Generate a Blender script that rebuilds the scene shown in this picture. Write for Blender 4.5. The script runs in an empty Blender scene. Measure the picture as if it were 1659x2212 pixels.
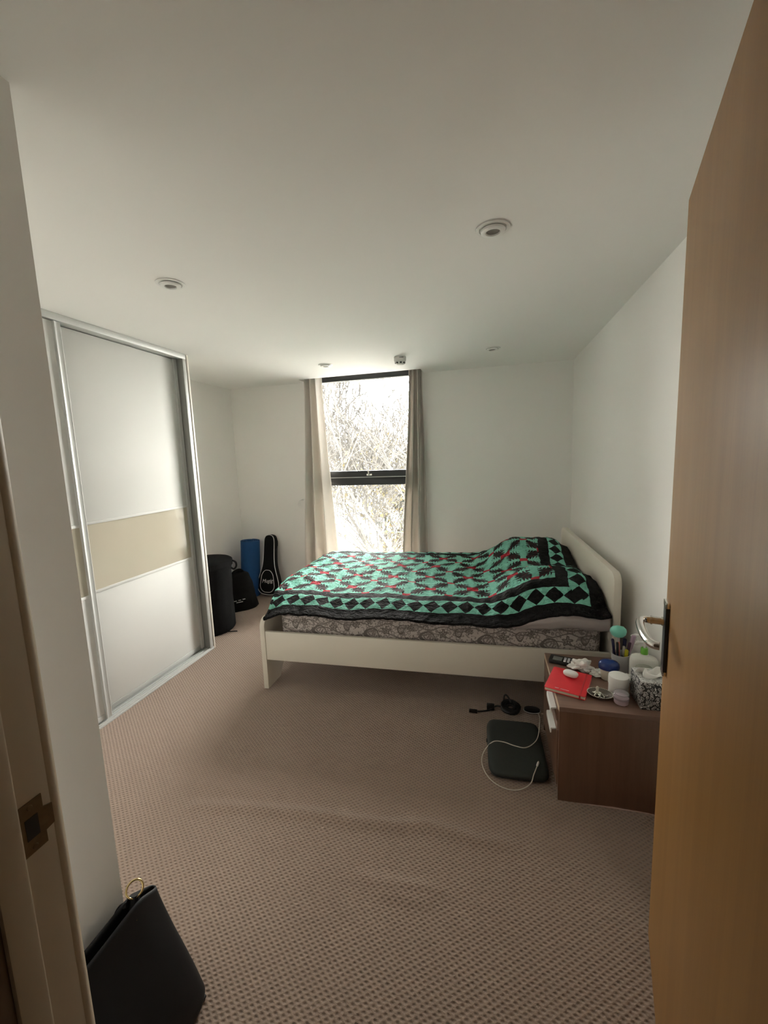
import bpy, bmesh, math, random
from mathutils import Vector, Matrix, noise as mnoise
from math import sin, cos, pi, sqrt, atan2, radians, exp

sc = bpy.context.scene
col = sc.collection
random.seed(7)

# ------------------------------------------------------------------ camera
H = 2.1858            # ceiling height
EYE = 1.425
F_PX = 897.6
PITCH, YAW, ROLL = -0.1336, 0.2514, -0.0376
cd = bpy.data.cameras.new('camera')
cam = bpy.data.objects.new('camera', cd); col.objects.link(cam)
fw = Vector((-sin(YAW)*cos(PITCH), cos(YAW)*cos(PITCH), sin(PITCH)))
rt = Vector((cos(YAW), sin(YAW), 0)); up = rt.cross(fw)
r2 = cos(ROLL)*rt + sin(ROLL)*up; u2 = -sin(ROLL)*rt + cos(ROLL)*up
M = Matrix((r2, u2, -fw)).transposed().to_4x4(); M.translation = (0, 0, EYE)
cam.matrix_world = M
cd.sensor_fit = 'VERTICAL'; cd.sensor_height = 36.0
cd.lens = F_PX*36.0/2212.0
cd.clip_start = 0.02; cd.clip_end = 300
sc.camera = cam

# ------------------------------------------------------------------ light
w = bpy.data.worlds.new('overcast'); sc.world = w; w.use_nodes = True
bg = w.node_tree.nodes['Background']
bg.inputs[0].default_value = (1.0, 0.960, 0.90, 1); bg.inputs[1].default_value = 63.0   # even white overcast sky
pd = bpy.data.lights.new('window_sky_portal', 'AREA'); pd.shape = 'RECTANGLE'; pd.size = 1.115; pd.size_y = 2.27
pd.cycles.is_portal = True                      # only guides sky sampling through the window, gives no light itself
po = bpy.data.objects.new('window_sky_portal', pd); col.objects.link(po)
po.location = (-1.1875, 4.13, 1.19); po.rotation_euler = (-pi/2, 0, 0)
sc.view_settings.view_transform = 'Standard'; sc.view_settings.look = 'None'
sc.view_settings.gamma = 1.0; sc.view_settings.use_curve_mapping = False
sc.view_settings.exposure = 0.0
sc.cycles.max_bounces = 9; sc.cycles.diffuse_bounces = 7; sc.cycles.glossy_bounces = 4
sc.cycles.transmission_bounces = 6; sc.cycles.transparent_max_bounces = 8
sc.cycles.sample_clamp_indirect = 0.0
sc.cycles.use_denoising = True; sc.cycles.use_adaptive_sampling = True; sc.cycles.adaptive_threshold = .03

# ------------------------------------------------------------------ node maths
class X:
    nt = None
    def __init__(s, v): s.v = v
    @staticmethod
    def op(o, *a, clamp=False):
        n = X.nt.nodes.new('ShaderNodeMath'); n.operation = o; n.use_clamp = clamp
        for i, q in enumerate(a):
            if isinstance(q, X): X.nt.links.new(q.v, n.inputs[i])
            else: n.inputs[i].default_value = q
        return X(n.outputs[0])
    def __add__(s, o): return X.op('ADD', s, o)
    __radd__ = __add__
    def __sub__(s, o): return X.op('SUBTRACT', s, o)
    def __rsub__(s, o): return X.op('SUBTRACT', o, s)
    def __mul__(s, o): return X.op('MULTIPLY', s, o)
    __rmul__ = __mul__
    def __truediv__(s, o): return X.op('DIVIDE', s, o)
    def lt(s, o): return X.op('LESS_THAN', s, o)
    def gt(s, o): return X.op('GREATER_THAN', s, o)
    def ab(s): return X.op('ABSOLUTE', s)
    def fr(s): return X.op('FRACT', s)
    def sn(s): return X.op('SINE', s)
    def cs(s): return X.op('COSINE', s)
    def mn(s, o): return X.op('MINIMUM', s, o)
    def mx(s, o): return X.op('MAXIMUM', s, o)
    def sq(s): return X.op('SQRT', s)
    def wrap(s): return (s+0.5).fr()-0.5           # to [-.5,.5)

def new_mat(name):
    m = bpy.data.materials.new(name); m.use_nodes = True
    nt = m.node_tree; X.nt = nt
    return m, nt, nt.nodes['Principled BSDF']
def node(nt, t, **k):
    n = nt.nodes.new(t)
    for a, v in k.items():
        if a in n.inputs.keys(): n.inputs[a].default_value = v
        else: setattr(n, a, v)
    return n
def mixc(nt, fac, a, b):
    n = nt.nodes.new('ShaderNodeMix'); n.data_type = 'RGBA'
    if isinstance(fac, X): nt.links.new(fac.v, n.inputs[0])
    elif hasattr(fac, 'links'): nt.links.new(fac, n.inputs[0])
    else: n.inputs[0].default_value = fac
    for i, q in ((6, a), (7, b)):
        if isinstance(q, tuple): n.inputs[i].default_value = (*q[:3], 1)
        else: nt.links.new(q, n.inputs[i])
    return n.outputs[2]
def coords(nt, kind='Object', scale=(1, 1, 1)):
    tc = node(nt, 'ShaderNodeTexCoord'); mp = node(nt, 'ShaderNodeMapping'); mp.inputs['Scale'].default_value = scale
    nt.links.new(tc.outputs[kind], mp.inputs[0]); return mp.outputs[0]
def xyz(nt, kind='Object'):
    tc = node(nt, 'ShaderNodeTexCoord'); s = node(nt, 'ShaderNodeSeparateXYZ')
    nt.links.new(tc.outputs[kind], s.inputs[0]); return X(s.outputs[0]), X(s.outputs[1]), X(s.outputs[2])
def noise(nt, vec, scale, detail=3, rough=.55):
    n = node(nt, 'ShaderNodeTexNoise', Scale=scale, Detail=detail, Roughness=rough); nt.links.new(vec, n.inputs['Vector'])
    return n.outputs[0]
def bump(nt, p, h, strength=.3, dist=.01):
    b = node(nt, 'ShaderNodeBump', Strength=strength, Distance=dist)
    nt.links.new(h.v if isinstance(h, X) else h, b.inputs['Height']); nt.links.new(b.outputs[0], p.inputs['Normal'])
def mat(name, c, rough=.5, metal=0., var=.08, scale=8., bs=0., bd=.002, bscale=60., spec=.5, stretch=(1, 1, 1), coat=0.):
    m, nt, p = new_mat(name)
    v = coords(nt, 'Object', stretch)
    n = noise(nt, v, scale)
    d = tuple(x*(1-var) for x in c); l = tuple(min(1, x*(1+var)) for x in c)
    nt.links.new(mixc(nt, n, d, l), p.inputs['Base Color'])
    p.inputs['Roughness'].default_value = rough; p.inputs['Metallic'].default_value = metal
    p.inputs['Specular IOR Level'].default_value = spec
    p.inputs['Coat Weight'].default_value = coat
    if bs: bump(nt, p, noise(nt, v, bscale, 4), bs, bd)
    return m

MT = {}
MT['wall'] = mat('wall_paint', (.86, .85, .825), .75, var=.015, scale=3, bs=.12, bd=.001, bscale=140, spec=.25)
MT['ceil'] = mat('ceiling_paint', (.88, .872, .85), .85, var=.012, scale=2.5, bs=.1, bd=.001, bscale=120, spec=.2)
MT['hall'] = mat('dimmed_hall_wall', (.50, .43, .33), .8, var=.02, scale=3)  # unseen hall walls, toned down to beige so they bounce less light
MT['trim'] = mat('trim_gloss_paint', (.76, .71, .63), .35, var=.02, scale=5)
MT['jamb'] = mat('shaded_door_frame', (.50, .42, .315), .45, var=.05, scale=9, bs=.08)  # white frame with the dim doorway shade put into its base colour
MT['darkbrown'] = mat('dark_brown_hall_side', (.12, .075, .04), .45, var=.25, scale=6, stretch=(8, 8, .6))  # dark brown with vertical streaks, hall side of the frame
MT['bedwhite'] = mat('white_bed_laminate', (.76, .715, .62), .38, var=.012, scale=4)
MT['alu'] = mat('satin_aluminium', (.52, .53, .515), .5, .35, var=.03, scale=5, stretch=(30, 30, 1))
MT['alud'] = mat('shadow_aluminium', (.26, .26, .245), .5, .3, var=.04, scale=5)  # darker copy of the aluminium, recess shade put into its colour
MT['wpanel'] = mat('white_wardrobe_board', (.655, .655, .635), .7, var=.01, scale=3, spec=.15)
MT['wboard'] = mat('cream_end_board', (.78, .74, .67), .45, var=.02, scale=4)
MT['black'] = mat('black_frame_metal', (.018, .019, .021), .35, var=.1)
MT['chrome'] = mat('polished_chrome', (.78, .76, .73), .16, 1., var=.03)
MT['gold'] = mat('pale_gold_metal', (.85, .68, .34), .2, 1., var=.04)
MT['blackcloth'] = mat('black_bag_fabric', (.008, .008, .0085), .85, spec=.2, var=.3, scale=30, bs=.3, bd=.002, bscale=300)
MT['blackleather'] = mat('black_leather', (.006, .006, .0065), .55, var=.2, scale=25, bs=.12, bd=.001, bscale=220, spec=.3)
MT['greycloth'] = mat('soft_black_nylon', (.0075, .0075, .008), .9, spec=.12, var=.3, scale=22, bs=.4, bd=.004, bscale=70)
MT['piping'] = mat('white_piping', (.72, .72, .72), .6)
MT['bluefoam'] = mat('blue_foam', (.008, .075, .235), .75, var=.12, scale=40, bs=.3, bd=.001, bscale=260)
MT['white'] = mat('white_plastic', (.80, .80, .775), .35, var=.015)
MT['whitem'] = mat('matt_white_plastic', (.74, .73, .70), .5, var=.02)
MT['lens'] = mat('unlit_lamp_lens', (.16, .145, .13), .3, var=.1)
MT['slot'] = mat('dark_vent', (.02, .02, .02), .6)
MT['red'] = mat('red_notebook_cover', (.72, .018, .028), .55, var=.08, scale=40, bs=.1, bd=.0005, bscale=400)
MT['redb'] = mat('red_elastic', (.50, .012, .02), .6)
MT['paper'] = mat('cream_pages', (.70, .64, .52), .8, var=.12, scale=30, stretch=(1, 1, 40))
MT['tissue'] = mat('white_tissue_paper', (.82, .81, .78), .85, var=.03)
MT['blue'] = mat('blue_lid_plastic', (.012, .035, .17), .25, var=.05)
MT['cream'] = mat('cream_jar', (.66, .63, .53), .4, var=.03)
MT['green'] = mat('green_pump_collar', (.16, .48, .05), .35)
MT['lotion'] = mat('white_lotion_bottle', (.78, .78, .73), .35, var=.02)
MT['lotlabel'] = mat('lotion_label', (.62, .64, .55), .4, var=.06)
MT['print'] = mat('grey_print', (.18, .19, .16), .6)
MT['pinkjar'] = mat('lilac_cream', (.52, .40, .45), .35, var=.04)
MT['silver'] = mat('tarnished_silver', (.55, .52, .46), .3, .9, var=.15, scale=60)
MT['dishin'] = mat('dark_dish_inside', (.13, .11, .09), .3, .5, var=.3, scale=50)
MT['cup'] = mat('pale_grey_cup', (.56, .56, .56), .4, var=.03)
MT['teal'] = mat('teal_brush_silicone', (.20, .62, .50), .45, var=.05)
MT['navy'] = mat('navy_plastic', (.012, .014, .06), .35)
MT['coral'] = mat('coral_plastic', (.70, .16, .14), .4)
MT['yellow'] = mat('yellow_plastic', (.62, .58, .02), .4)
MT['purple'] = mat('dark_purple_plastic', (.09, .03, .07), .4)
MT['lilac'] = mat('lilac_plastic', (.55, .38, .50), .45)
MT['plblack'] = mat('black_plastic', (.012, .012, .013), .4, var=.15)
MT['screen'] = mat('grey_lcd_screen', (.17, .18, .17), .3, var=.1, scale=20)
MT['keys'] = mat('white_keys', (.62, .62, .68), .4)
MT['cable'] = mat('off_white_cable', (.62, .58, .50), .5)
MT['sleeve'] = mat('dark_green_grey_sleeve', (.022, .027, .024), .75, var=.2, scale=60, bs=.2, bd=.001, bscale=350)
MT['sheet'] = mat('pinkish_grey_bed_linen', (.42, .38, .37), .9, var=.08, scale=14, bs=.3, bd=.006, bscale=18)
MT['pillowcase'] = mat('white_pillowcase', (.62, .61, .60), .9, var=.04)
MT['hinge'] = mat('aged_brass_plate', (.16, .115, .06), .45, .6, var=.35, scale=80)
MT['bark'] = mat('pale_grey_bark', (.0115, .010, .0078), .9, var=.35, scale=5, bs=.4, bd=.01, bscale=25)
MT['leaf'] = mat('yellow_green_leaf', (.044, .033, .0022), .7, var=.35, scale=3)
MT['leafb'] = mat('ochre_leaf', (.042, .029, .0035), .7, var=.35, scale=3)
MT['ground'] = mat('outdoor_paving', (.22, .215, .20), .9, var=.1, scale=.6)
MT['outwall'] = mat('pale_outside_render', (.55, .54, .52), .9, var=.05)

def glass():
    m, nt, p = new_mat('window_glass')
    t = node(nt, 'ShaderNodeBsdfTransparent'); g = node(nt, 'ShaderNodeBsdfGlossy', Roughness=.02)
    fz = node(nt, 'ShaderNodeFresnel', IOR=1.45); mx = node(nt, 'ShaderNodeMixShader')
    v = coords(nt, 'Object'); n = noise(nt, v, 2.0)
    t.inputs[0].default_value = (.97, .98, .975, 1)
    nt.links.new(fz.outputs[0], mx.inputs[0]); nt.links.new(t.outputs[0], mx.inputs[1]); nt.links.new(g.outputs[0], mx.inputs[2])
    nt.links.new(mixc(nt, n, (.9, .9, .9), (1, 1, 1)), g.inputs[0])
    nt.links.new(mx.outputs[0], nt.nodes['Material Output'].inputs[0]); return m
MT['glass'] = glass()
def clearplastic():
    m, nt, p = new_mat('clear_plastic_lid')
    nt.links.new(mixc(nt, noise(nt, coords(nt), 20), (.86, .82, .84), (.95, .92, .94)), p.inputs['Base Color'])
    p.inputs['Roughness'].default_value = .08; p.inputs['Transmission Weight'].default_value = .85; p.inputs['IOR'].default_value = 1.2
    return m
MT['clear'] = clearplastic()

def carpet():
    m, nt, p = new_mat('brown_loop_carpet')
    x, y, z = xyz(nt)
    v = coords(nt)
    wob = X(noise(nt, v, 55, 2))*.9+X(noise(nt, v, 9, 2))*1.2
    a = x/0.0225; b = y/0.0175
    pp = (a+b+wob*.22)*(2*pi); qq = (a-b+wob*.22)*(2*pi)
    hole = (pp.cs()*.5+.5)*(qq.cs()*.5+.5)
    fine = X(noise(nt, v, 420, 3, .7)); big = X(noise(nt, v, 2.2, 3)); mid = X(noise(nt, v, 120, 2))
    c1 = mixc(nt, fine, (.25, .175, .13), (.48, .36, .285))
    c2 = mixc(nt, X.op('MULTIPLY', hole, .62), c1, (.12, .080, .058))
    c3 = mixc(nt, (big-.5)*.7+.25, c2, (.26, .178, .132))
    nt.links.new(c3, p.inputs['Base Color'])
    p.inputs['Roughness'].default_value = .95; p.inputs['Specular IOR Level'].default_value = .12
    p.inputs['Sheen Weight'].default_value = .25; p.inputs['Sheen Roughness'].default_value = .6
    bump(nt, p, (1-hole)*.8+fine*.5+mid*.3, .75, .006)
    return m
MT['carpet'] = carpet()

def woodmat(name, dark, light, rough, along='z', scale=1., coat=0.):
    m, nt, p = new_mat(name)
    st = {'z': (14, 14, .55), 'y': (14, .55, 14), 'x': (.55, 14, 14)}[along]
    v = coords(nt, 'Object', tuple(s*scale for s in st))
    n1 = noise(nt, v, 1.6, 4, .6); n2 = noise(nt, v, 9, 3, .6); n3 = noise(nt, coords(nt), 1.1, 2)
    f = X(n1)*.55+X(n2)*.25+X(n3)*.3
    f = X.op('SUBTRACT', f*1.7, .42, clamp=True)
    nt.links.new(mixc(nt, f, dark, light), p.inputs['Base Color'])
    p.inputs['Roughness'].default_value = rough; p.inputs['Coat Weight'].default_value = coat; p.inputs['Coat Roughness'].default_value = .25
    bump(nt, p, n2, .05, .001)
    return m
MT['doorwood'] = woodmat('orange_door_veneer', (.20, .090, .018), (.33, .168, .043), .45, 'z', 1., .06)
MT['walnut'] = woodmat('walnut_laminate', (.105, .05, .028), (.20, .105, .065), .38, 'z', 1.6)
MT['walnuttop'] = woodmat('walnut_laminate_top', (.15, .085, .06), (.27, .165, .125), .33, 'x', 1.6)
MT['walnutedge'] = mat('pale_edge_band', (.62, .46, .33), .35, var=.05)

def bandglass():
    m, nt, p = new_mat('beige_back_painted_glass')
    nt.links.new(mixc(nt, noise(nt, coords(nt), 3), (.46, .42, .335), (.50, .46, .375)), p.inputs['Base Color'])
    p.inputs['Roughness'].default_value = .09; p.inputs['Specular IOR Level'].default_value = .28
    return m
MT['band'] = bandglass()

def curtain():
    m, nt, p = new_mat('beige_curtain_cloth')
    v = coords(nt)
    nt.links.new(mixc(nt, noise(nt, v, 300, 2), (.72, .685, .64), (.79, .755, .71)), p.inputs['Base Color'])
    p.inputs['Roughness'].default_value = .9; p.inputs['Specular IOR Level'].default_value = .15
    p.inputs['Sheen Weight'].default_value = .2
    tr = node(nt, 'ShaderNodeBsdfTranslucent'); tr.inputs[0].default_value = (.72, .68, .63, 1)
    mx = node(nt, 'ShaderNodeMixShader'); mx.inputs[0].default_value = .22
    nt.links.new(p.outputs[0], mx.inputs[1]); nt.links.new(tr.outputs[0], mx.inputs[2])
    nt.links.new(mx.outputs[0], nt.nodes['Material Output'].inputs[0])
    bump(nt, p, noise(nt, v, 500, 2), .15, .0008)
    return m
MT['curtain'] = curtain()

QL, QW = 2.34, 1.53   # quilt length and width (metres, along the cloth)
def quiltmat():
    m, nt, p = new_mat('patchwork_quilt_cloth')
    uvx, uvy, _ = xyz(nt, 'UV')
    tcv = coords(nt, 'UV')
    wb = noise(nt, tcv, 14, 2); wb2 = noise(nt, coords(nt, 'UV', (1, 1.03, 1)), 11, 2)
    s = uvx+(X(wb)-.5)*.022; t = uvy+(X(wb2)-.5)*.022
    es = s.mn(QL-s); et = t.mn(QW-t); e = es.mn(et)
    side = et.lt(es)
    along = s*side+t*(1-side)
    da = ((along/0.097).fr()-.5).ab()*2; db = ((e-.128)/.048).ab()
    diam = (da+db).lt(1.0)
    inband = (e-.128).ab().lt(.048)
    tealband = inband*(1-diam)
    P = (s-1.726)/.262; Q = (t-.385)/.262+.5
    wp = P.wrap(); wq = Q.wrap()
    dx = wp.ab(); dxo = .5-dx; dy = wq.ab(); dyc = .5-dy
    node_r = dx.lt(.095)*dy.lt(.055)
    trunk = dx.lt(.078)
    near = (dx+dy).lt(.5)
    pa = dx*near+dxo*(1-near); pb = dy*near+dyc*(1-near)
    rmax = pa.mx(pb); phi = pa.mn(pb)/rmax.mx(.001)
    pn = X(noise(nt, tcv, 30, 2))-.5
    star = phi.lt(((rmax*12.5+pn*.6).fr()-.5)*.46+.37+pn*.45)
    redsq = dxo.lt(.135)*dyc.lt(.10)
    half = (wp*wq).gt(0.)
    core = e.gt(.245)
    fillv = noise(nt, coords(nt, 'UV', (18, 60, 1)), 1, 2)
    dark = mixc(nt, X.op('GREATER_THAN', X(fillv), .56), (.017, .012, .012), (.060, .014, .017))
    teal = mixc(nt, noise(nt, tcv, 60), (.20, .56, .445), (.27, .68, .55))
    c = mixc(nt, (trunk+star).mn(1.), dark, teal)
    red = mixc(nt, half, (.56, .022, .045), (.30, .012, .022))
    c = mixc(nt, redsq, c, red)
    c = mixc(nt, node_r, c, (.56, .04, .06))
    black = (.0075, .007, .0075)
    c = mixc(nt, core, black, c)
    c = mixc(nt, tealband, c, teal)
    nt.links.new(c, p.inputs['Base Color'])
    p.inputs['Roughness'].default_value = .75; p.inputs['Specular IOR Level'].default_value = .2
    q1 = ((wp*4.).wrap().ab()*(wq*4.).wrap().ab())*3.
    puck = X(noise(nt, coords(nt, 'UV', (1, 1.6, 1)), 42, 3))
    bump(nt, p, q1*.5+puck, 1., .035)
    return m
MT['quilt'] = quiltmat()

def paisley():
    m, nt, p = new_mat('paisley_fitted_sheet')
    u, z0, _ = xyz(nt, 'UV')
    v = coords(nt, 'UV')
    wob = X(noise(nt, v, 22, 2))-.5; wob2 = X(noise(nt, coords(nt, 'UV', (1.1, .9, 1)), 27, 2))-.5
    a = u+wob*.016; b = z0+wob2*.016
    TW, TH = .33, .20
    ink = None
    def addk(k):
        nonlocal ink
        ink = k if ink is None else ink.mx(k)
    def rel(cx, cy, ang):
        du = ((a-cx)/TW).wrap()*TW; dv = ((b-cy)/TH).wrap()*TH
        return du*cos(ang)+dv*sin(ang), dv*cos(ang)-du*sin(ang)
    def drop(cx, cy, L, Wd, ang, inner=True):
        x, y = rel(cx, cy, ang)
        y = y+x*x*(3.2/ L*.12)
        wx = (1-(x/L+.15))*.62
        d = ((x/L)*(x/L)+(y/(Wd*1.0))*(y/Wd)/(wx.mx(.12))).sq()
        addk((d-.92).ab().lt(.14)); addk((d-.60).ab().lt(.08)*.8)
        addk(d.lt(.42)*((x*420.).sn().gt(-.3))*.8); addk((d-.80).ab().lt(.06)*((th_(x, y)*18.).sn().gt(.1)))
    def th_(x, y): return X.op('ARCTAN2', y, x)
    def flower(cx, cy, R, n):
        x, y = rel(cx, cy, .3); r = (x*x+y*y).sq(); th = th_(x, y)
        pet = ((th*n).cs()*.3+.75)*R
        addk(((r-pet).ab()).lt(R*.20)); addk(r.lt(R*.26)); addk(((r-pet*.62).ab()).lt(R*.13)*.75)
    drop(.06, .10, .055, .040, -.5); drop(.225, .145, .034, .026, .9); drop(.20, .035, .045, .024, -.15)
    drop(.30, .08, .026, .020, 2.2)
    flower(.135, .125, .024, 5); flower(.28, .15, .020, 6); flower(.125, .045, .018, 5); flower(.03, .18, .018, 6); flower(.255, .075, .015, 7)
    du = (a/TW)
    for amp, ph, off, fq in ((.022, 0., .10, 1.), (.018, 1.9, .0, 1.), (.014, .8, .05, 2.), (.012, 2.4, .155, 2.)):
        cy_ = (du*(2*pi*fq)+ph).sn()*amp+off
        addk(((((b-cy_)/TH).wrap()*TH).ab()).lt(.0032)*.9)
    vr = node(nt, 'ShaderNodeTexVoronoi', Scale=80.); nt.links.new(v, vr.inputs['Vector'])
    gate = X(noise(nt, v, 26, 2)).gt(.47)
    addk(X(vr.outputs['Distance']).lt(.40)*gate*.75)
    vr2 = node(nt, 'ShaderNodeTexVoronoi', Scale=42.); nt.links.new(v, vr2.inputs['Vector'])
    addk((X(vr2.outputs['Distance'])-.42).ab().lt(.09)*X(noise(nt, v, 12, 2)).gt(.45)*.7)
    base = mixc(nt, noise(nt, v, 40), (.54, .49, .465), (.62, .57, .54))
    c = mixc(nt, ink*.85, base, (.10, .08, .072))
    nt.links.new(c, p.inputs['Base Color'])
    p.inputs['Roughness'].default_value = .85; p.inputs['Specular IOR Level'].default_value = .2
    bump(nt, p, noise(nt, v, 16, 3), .25, .006)
    return m
MT['paisley'] = paisley()

def doodle():
    m, nt, p = new_mat('black_white_doodle_card')
    v = coords(nt)
    vr = node(nt, 'ShaderNodeTexVoronoi', Scale=92.); nt.links.new(v, vr.inputs['Vector'])
    vd = node(nt, 'ShaderNodeTexVoronoi', Scale=120.); nt.links.new(v, vd.inputs['Vector'])
    d = X(vr.outputs['Distance']); n = X(noise(nt, v, 60, 2))
    ring = ((d*22.+n*9.).sn()).gt(.25)*d.lt(.62)
    dots = X(vd.outputs['Distance']).lt(.2)
    ink = ring.mx(dots*.9)
    nt.links.new(mixc(nt, ink, (.014, .013, .013), (.66, .65, .62)), p.inputs['Base Color'])
    p.inputs['Roughness'].default_value = .5
    return m
MT['doodle'] = doodle()
def doodletop():
    m, nt, p = new_mat('white_doodle_card_top')
    v = coords(nt)
    vr = node(nt, 'ShaderNodeTexVoronoi', Scale=92.); nt.links.new(v, vr.inputs['Vector'])
    d = X(vr.outputs['Distance']); n = X(noise(nt, v, 60, 2))
    ring = ((d*22.+n*9.).sn()).gt(.7)*d.lt(.6)
    nt.links.new(mixc(nt, ring, (.62, .62, .60), (.03, .03, .03)), p.inputs['Base Color'])
    p.inputs['Roughness'].default_value = .45
    return m
MT['doodletop'] = doodletop()

# ------------------------------------------------------------------ mesh helpers
def link_mesh(name, verts, faces, m, parent=None, uvs=None, smooth=True, angle=40, world=True):
    if parent is not None and world:
        root = parent
        while root.parent: root = root.parent
        if root.type == 'EMPTY' or root.location.length > 0:
            o_ = root.location; verts = [(a-o_.x, b-o_.y, c-o_.z) for a, b, c in verts]
    me = bpy.data.meshes.new(name); me.from_pydata([tuple(v) for v in verts], [], faces); me.update()
    if uvs is not None:
        ul = me.uv_layers.new(name='UVMap')
        for lp in me.loops: ul.data[lp.index].uv = uvs[lp.vertex_index]
    me.materials.append(MT[m])
    if smooth:
        me.shade_smooth(); me.set_sharp_from_angle(angle=radians(angle))
    o = bpy.data.objects.new(name, me); col.objects.link(o)
    if parent is not None: o.parent = parent
    return o

class B:
    """collects shapes into one mesh"""
    def __init__(s): s.v = []; s.f = []
    def add(s, v, f):
        n = len(s.v); s.v += [tuple(q) for q in v]; s.f += [tuple(i+n for i in q) for q in f]; return s
    def bm(s, bm, mtx=None):
        if mtx is not None: bmesh.ops.transform(bm, matrix=mtx, verts=bm.verts)
        bm.verts.index_update(); s.add([v.co.copy() for v in bm.verts], [[v.index for v in f.verts] for f in bm.faces]); bm.free(); return s
    def box(s, lo, hi, bev=0., seg=2, mtx=None):
        bm = bmesh.new(); bmesh.ops.create_cube(bm, size=1)
        for v in bm.verts:
            v.co = Vector((lo[i]+(v.co[i]+.5)*(hi[i]-lo[i]) for i in range(3)))
        if bev: bmesh.ops.bevel(bm, geom=list(bm.edges), offset=bev, segments=seg, affect='EDGES', profile=.5)
        return s.bm(bm, mtx)
    def lathe(s, prof, c=(0, 0, 0), n=28, mtx=None, sx=1., sy=1.):
        v = []; f = []; k = len(prof)
        for i in range(n):
            a = 2*pi*i/n
            for r, z in prof: v.append(Vector((c[0]+r*cos(a)*sx, c[1]+r*sin(a)*sy, c[2]+z)))
        for i in range(n):
            j = (i+1) % n
            for q in range(k-1): f.append((i*k+q, j*k+q, j*k+q+1, i*k+q+1))
        ring_ = prof[0] == prof[-1]
        if prof[0][0] > 1e-6 and not ring_: f.append(tuple(i*k for i in reversed(range(n))))
        if prof[-1][0] > 1e-6 and not ring_: f.append(tuple(i*k+k-1 for i in range(n)))
        if mtx is not None: v = [mtx @ q for q in v]
        return s.add(v, f)
    def tube(s, pts, r, n=8, closed=False, caps=True):
        pts = [Vector(p) for p in pts]; m = len(pts); rs = r if isinstance(r, (list, tuple)) else [r]*m
        v = []; f = []; prev = None
        for i, p in enumerate(pts):
            a = pts[i-1] if (i or closed) else p; b = pts[(i+1) % m] if (i < m-1 or closed) else p
            t = (b-a).normalized()
            if prev is None:
                ref = Vector((0, 0, 1)) if abs(t.z) < .9 else Vector((1, 0, 0)); x = t.cross(ref).normalized()
            else:
                x = (prev-t*prev.dot(t)).normalized()
            prev = x; y = t.cross(x)
            for k in range(n): v.append(p+(x*cos(2*pi*k/n)+y*sin(2*pi*k/n))*rs[i])
        for i in range(m if closed else m-1):
            j = (i+1) % m
            for k in range(n):
                l = (k+1) % n; f.append((i*n+k, i*n+l, j*n+l, j*n+k))
        if caps and not closed:
            f.append(tuple(reversed(range(n)))); f.append(tuple((m-1)*n+k for k in range(n)))
        return s.add(v, f)
    def prism(s, poly, axis, d0, d1, bev=0.):
        """poly in the two other axes (in x,y,z order)"""
        ax = 'xyz'.index(axis); o = [i for i in range(3) if i != ax]
        bm = bmesh.new(); vs = []
        for a, b in poly:
            c = [0, 0, 0]; c[o[0]] = a; c[o[1]] = b; c[ax] = d0; vs.append(bm.verts.new(c))
        fc = bm.faces.new(vs)
        ex = bmesh.ops.extrude_face_region(bm, geom=[fc]); dv = [0, 0, 0]; dv[ax] = d1-d0
        bmesh.ops.translate(bm, vec=dv, verts=[g for g in ex['geom'] if isinstance(g, bmesh.types.BMVert)])
        bmesh.ops.recalc_face_normals(bm, faces=bm.faces)
        if bev:
            eg = [e for e in bm.edges if len(e.link_faces) == 2 and e.calc_face_angle(0) > .6]
            bmesh.ops.bevel(bm, geom=eg, offset=bev, segments=2, affect='EDGES', profile=.5)
        return s.bm(bm)
    def grid(s, fn, nu, nv, closeu=False):
        v = [fn(i/(nu if closeu else nu-1), j/(nv-1)) for i in range(nu) for j in range(nv)]
        f = []
        for i in range(nu if closeu else nu-1):
            k = (i+1) % nu
            for j in range(nv-1): f.append((i*nv+j, k*nv+j, k*nv+j+1, i*nv+j+1))
        return s.add(v, f)
    def xf(s, mtx): s.v = [tuple(mtx @ Vector(q)) for q in s.v]; return s
    def obj(s, name, m, parent=None, world=True, smooth=True, angle=40): return link_mesh(name, s.v, s.f, m, parent, None, smooth, angle, world)

def tag(o, label=None, cat=None, group=None, kind=None):
    if label: o['label'] = label
    if cat: o['category'] = cat
    if group: o['group'] = group
    if kind: o['kind'] = kind
    return o
def thing(name, label, cat, loc=(0, 0, 0), rotz=0., group=None):
    o = bpy.data.objects.new(name, None); col.objects.link(o); o.empty_display_size = .05
    o.location = loc; o.rotation_euler = (0, 0, rotz)
    return tag(o, label, cat, group)
def struct(o, label=None): return tag(o, label, None, None, 'structure')
def rpoly(x0, x1, y0, y1, r, n=6, corners=(1, 1, 1, 1)):
    """rounded rectangle, corners: (x0y0, x1y0, x1y1, x0y1)"""
    out = []
    for k, (cx, cy, a0) in enumerate(((x0+r, y0+r, pi), (x1-r, y0+r, 1.5*pi), (x1-r, y1-r, 0), (x0+r, y1-r, .5*pi))):
        if corners[k]: out += [(cx+r*cos(a0+i*pi/2/n), cy+r*sin(a0+i*pi/2/n)) for i in range(n+1)]
        else: out.append(((x0, x1, x1, x0)[k], (y0, y0, y1, y1)[k]))
    return out
def sm(a, b, x):
    t = min(1., max(0., (x-a)/(b-a))); return t*t*(3-2*t)
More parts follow.
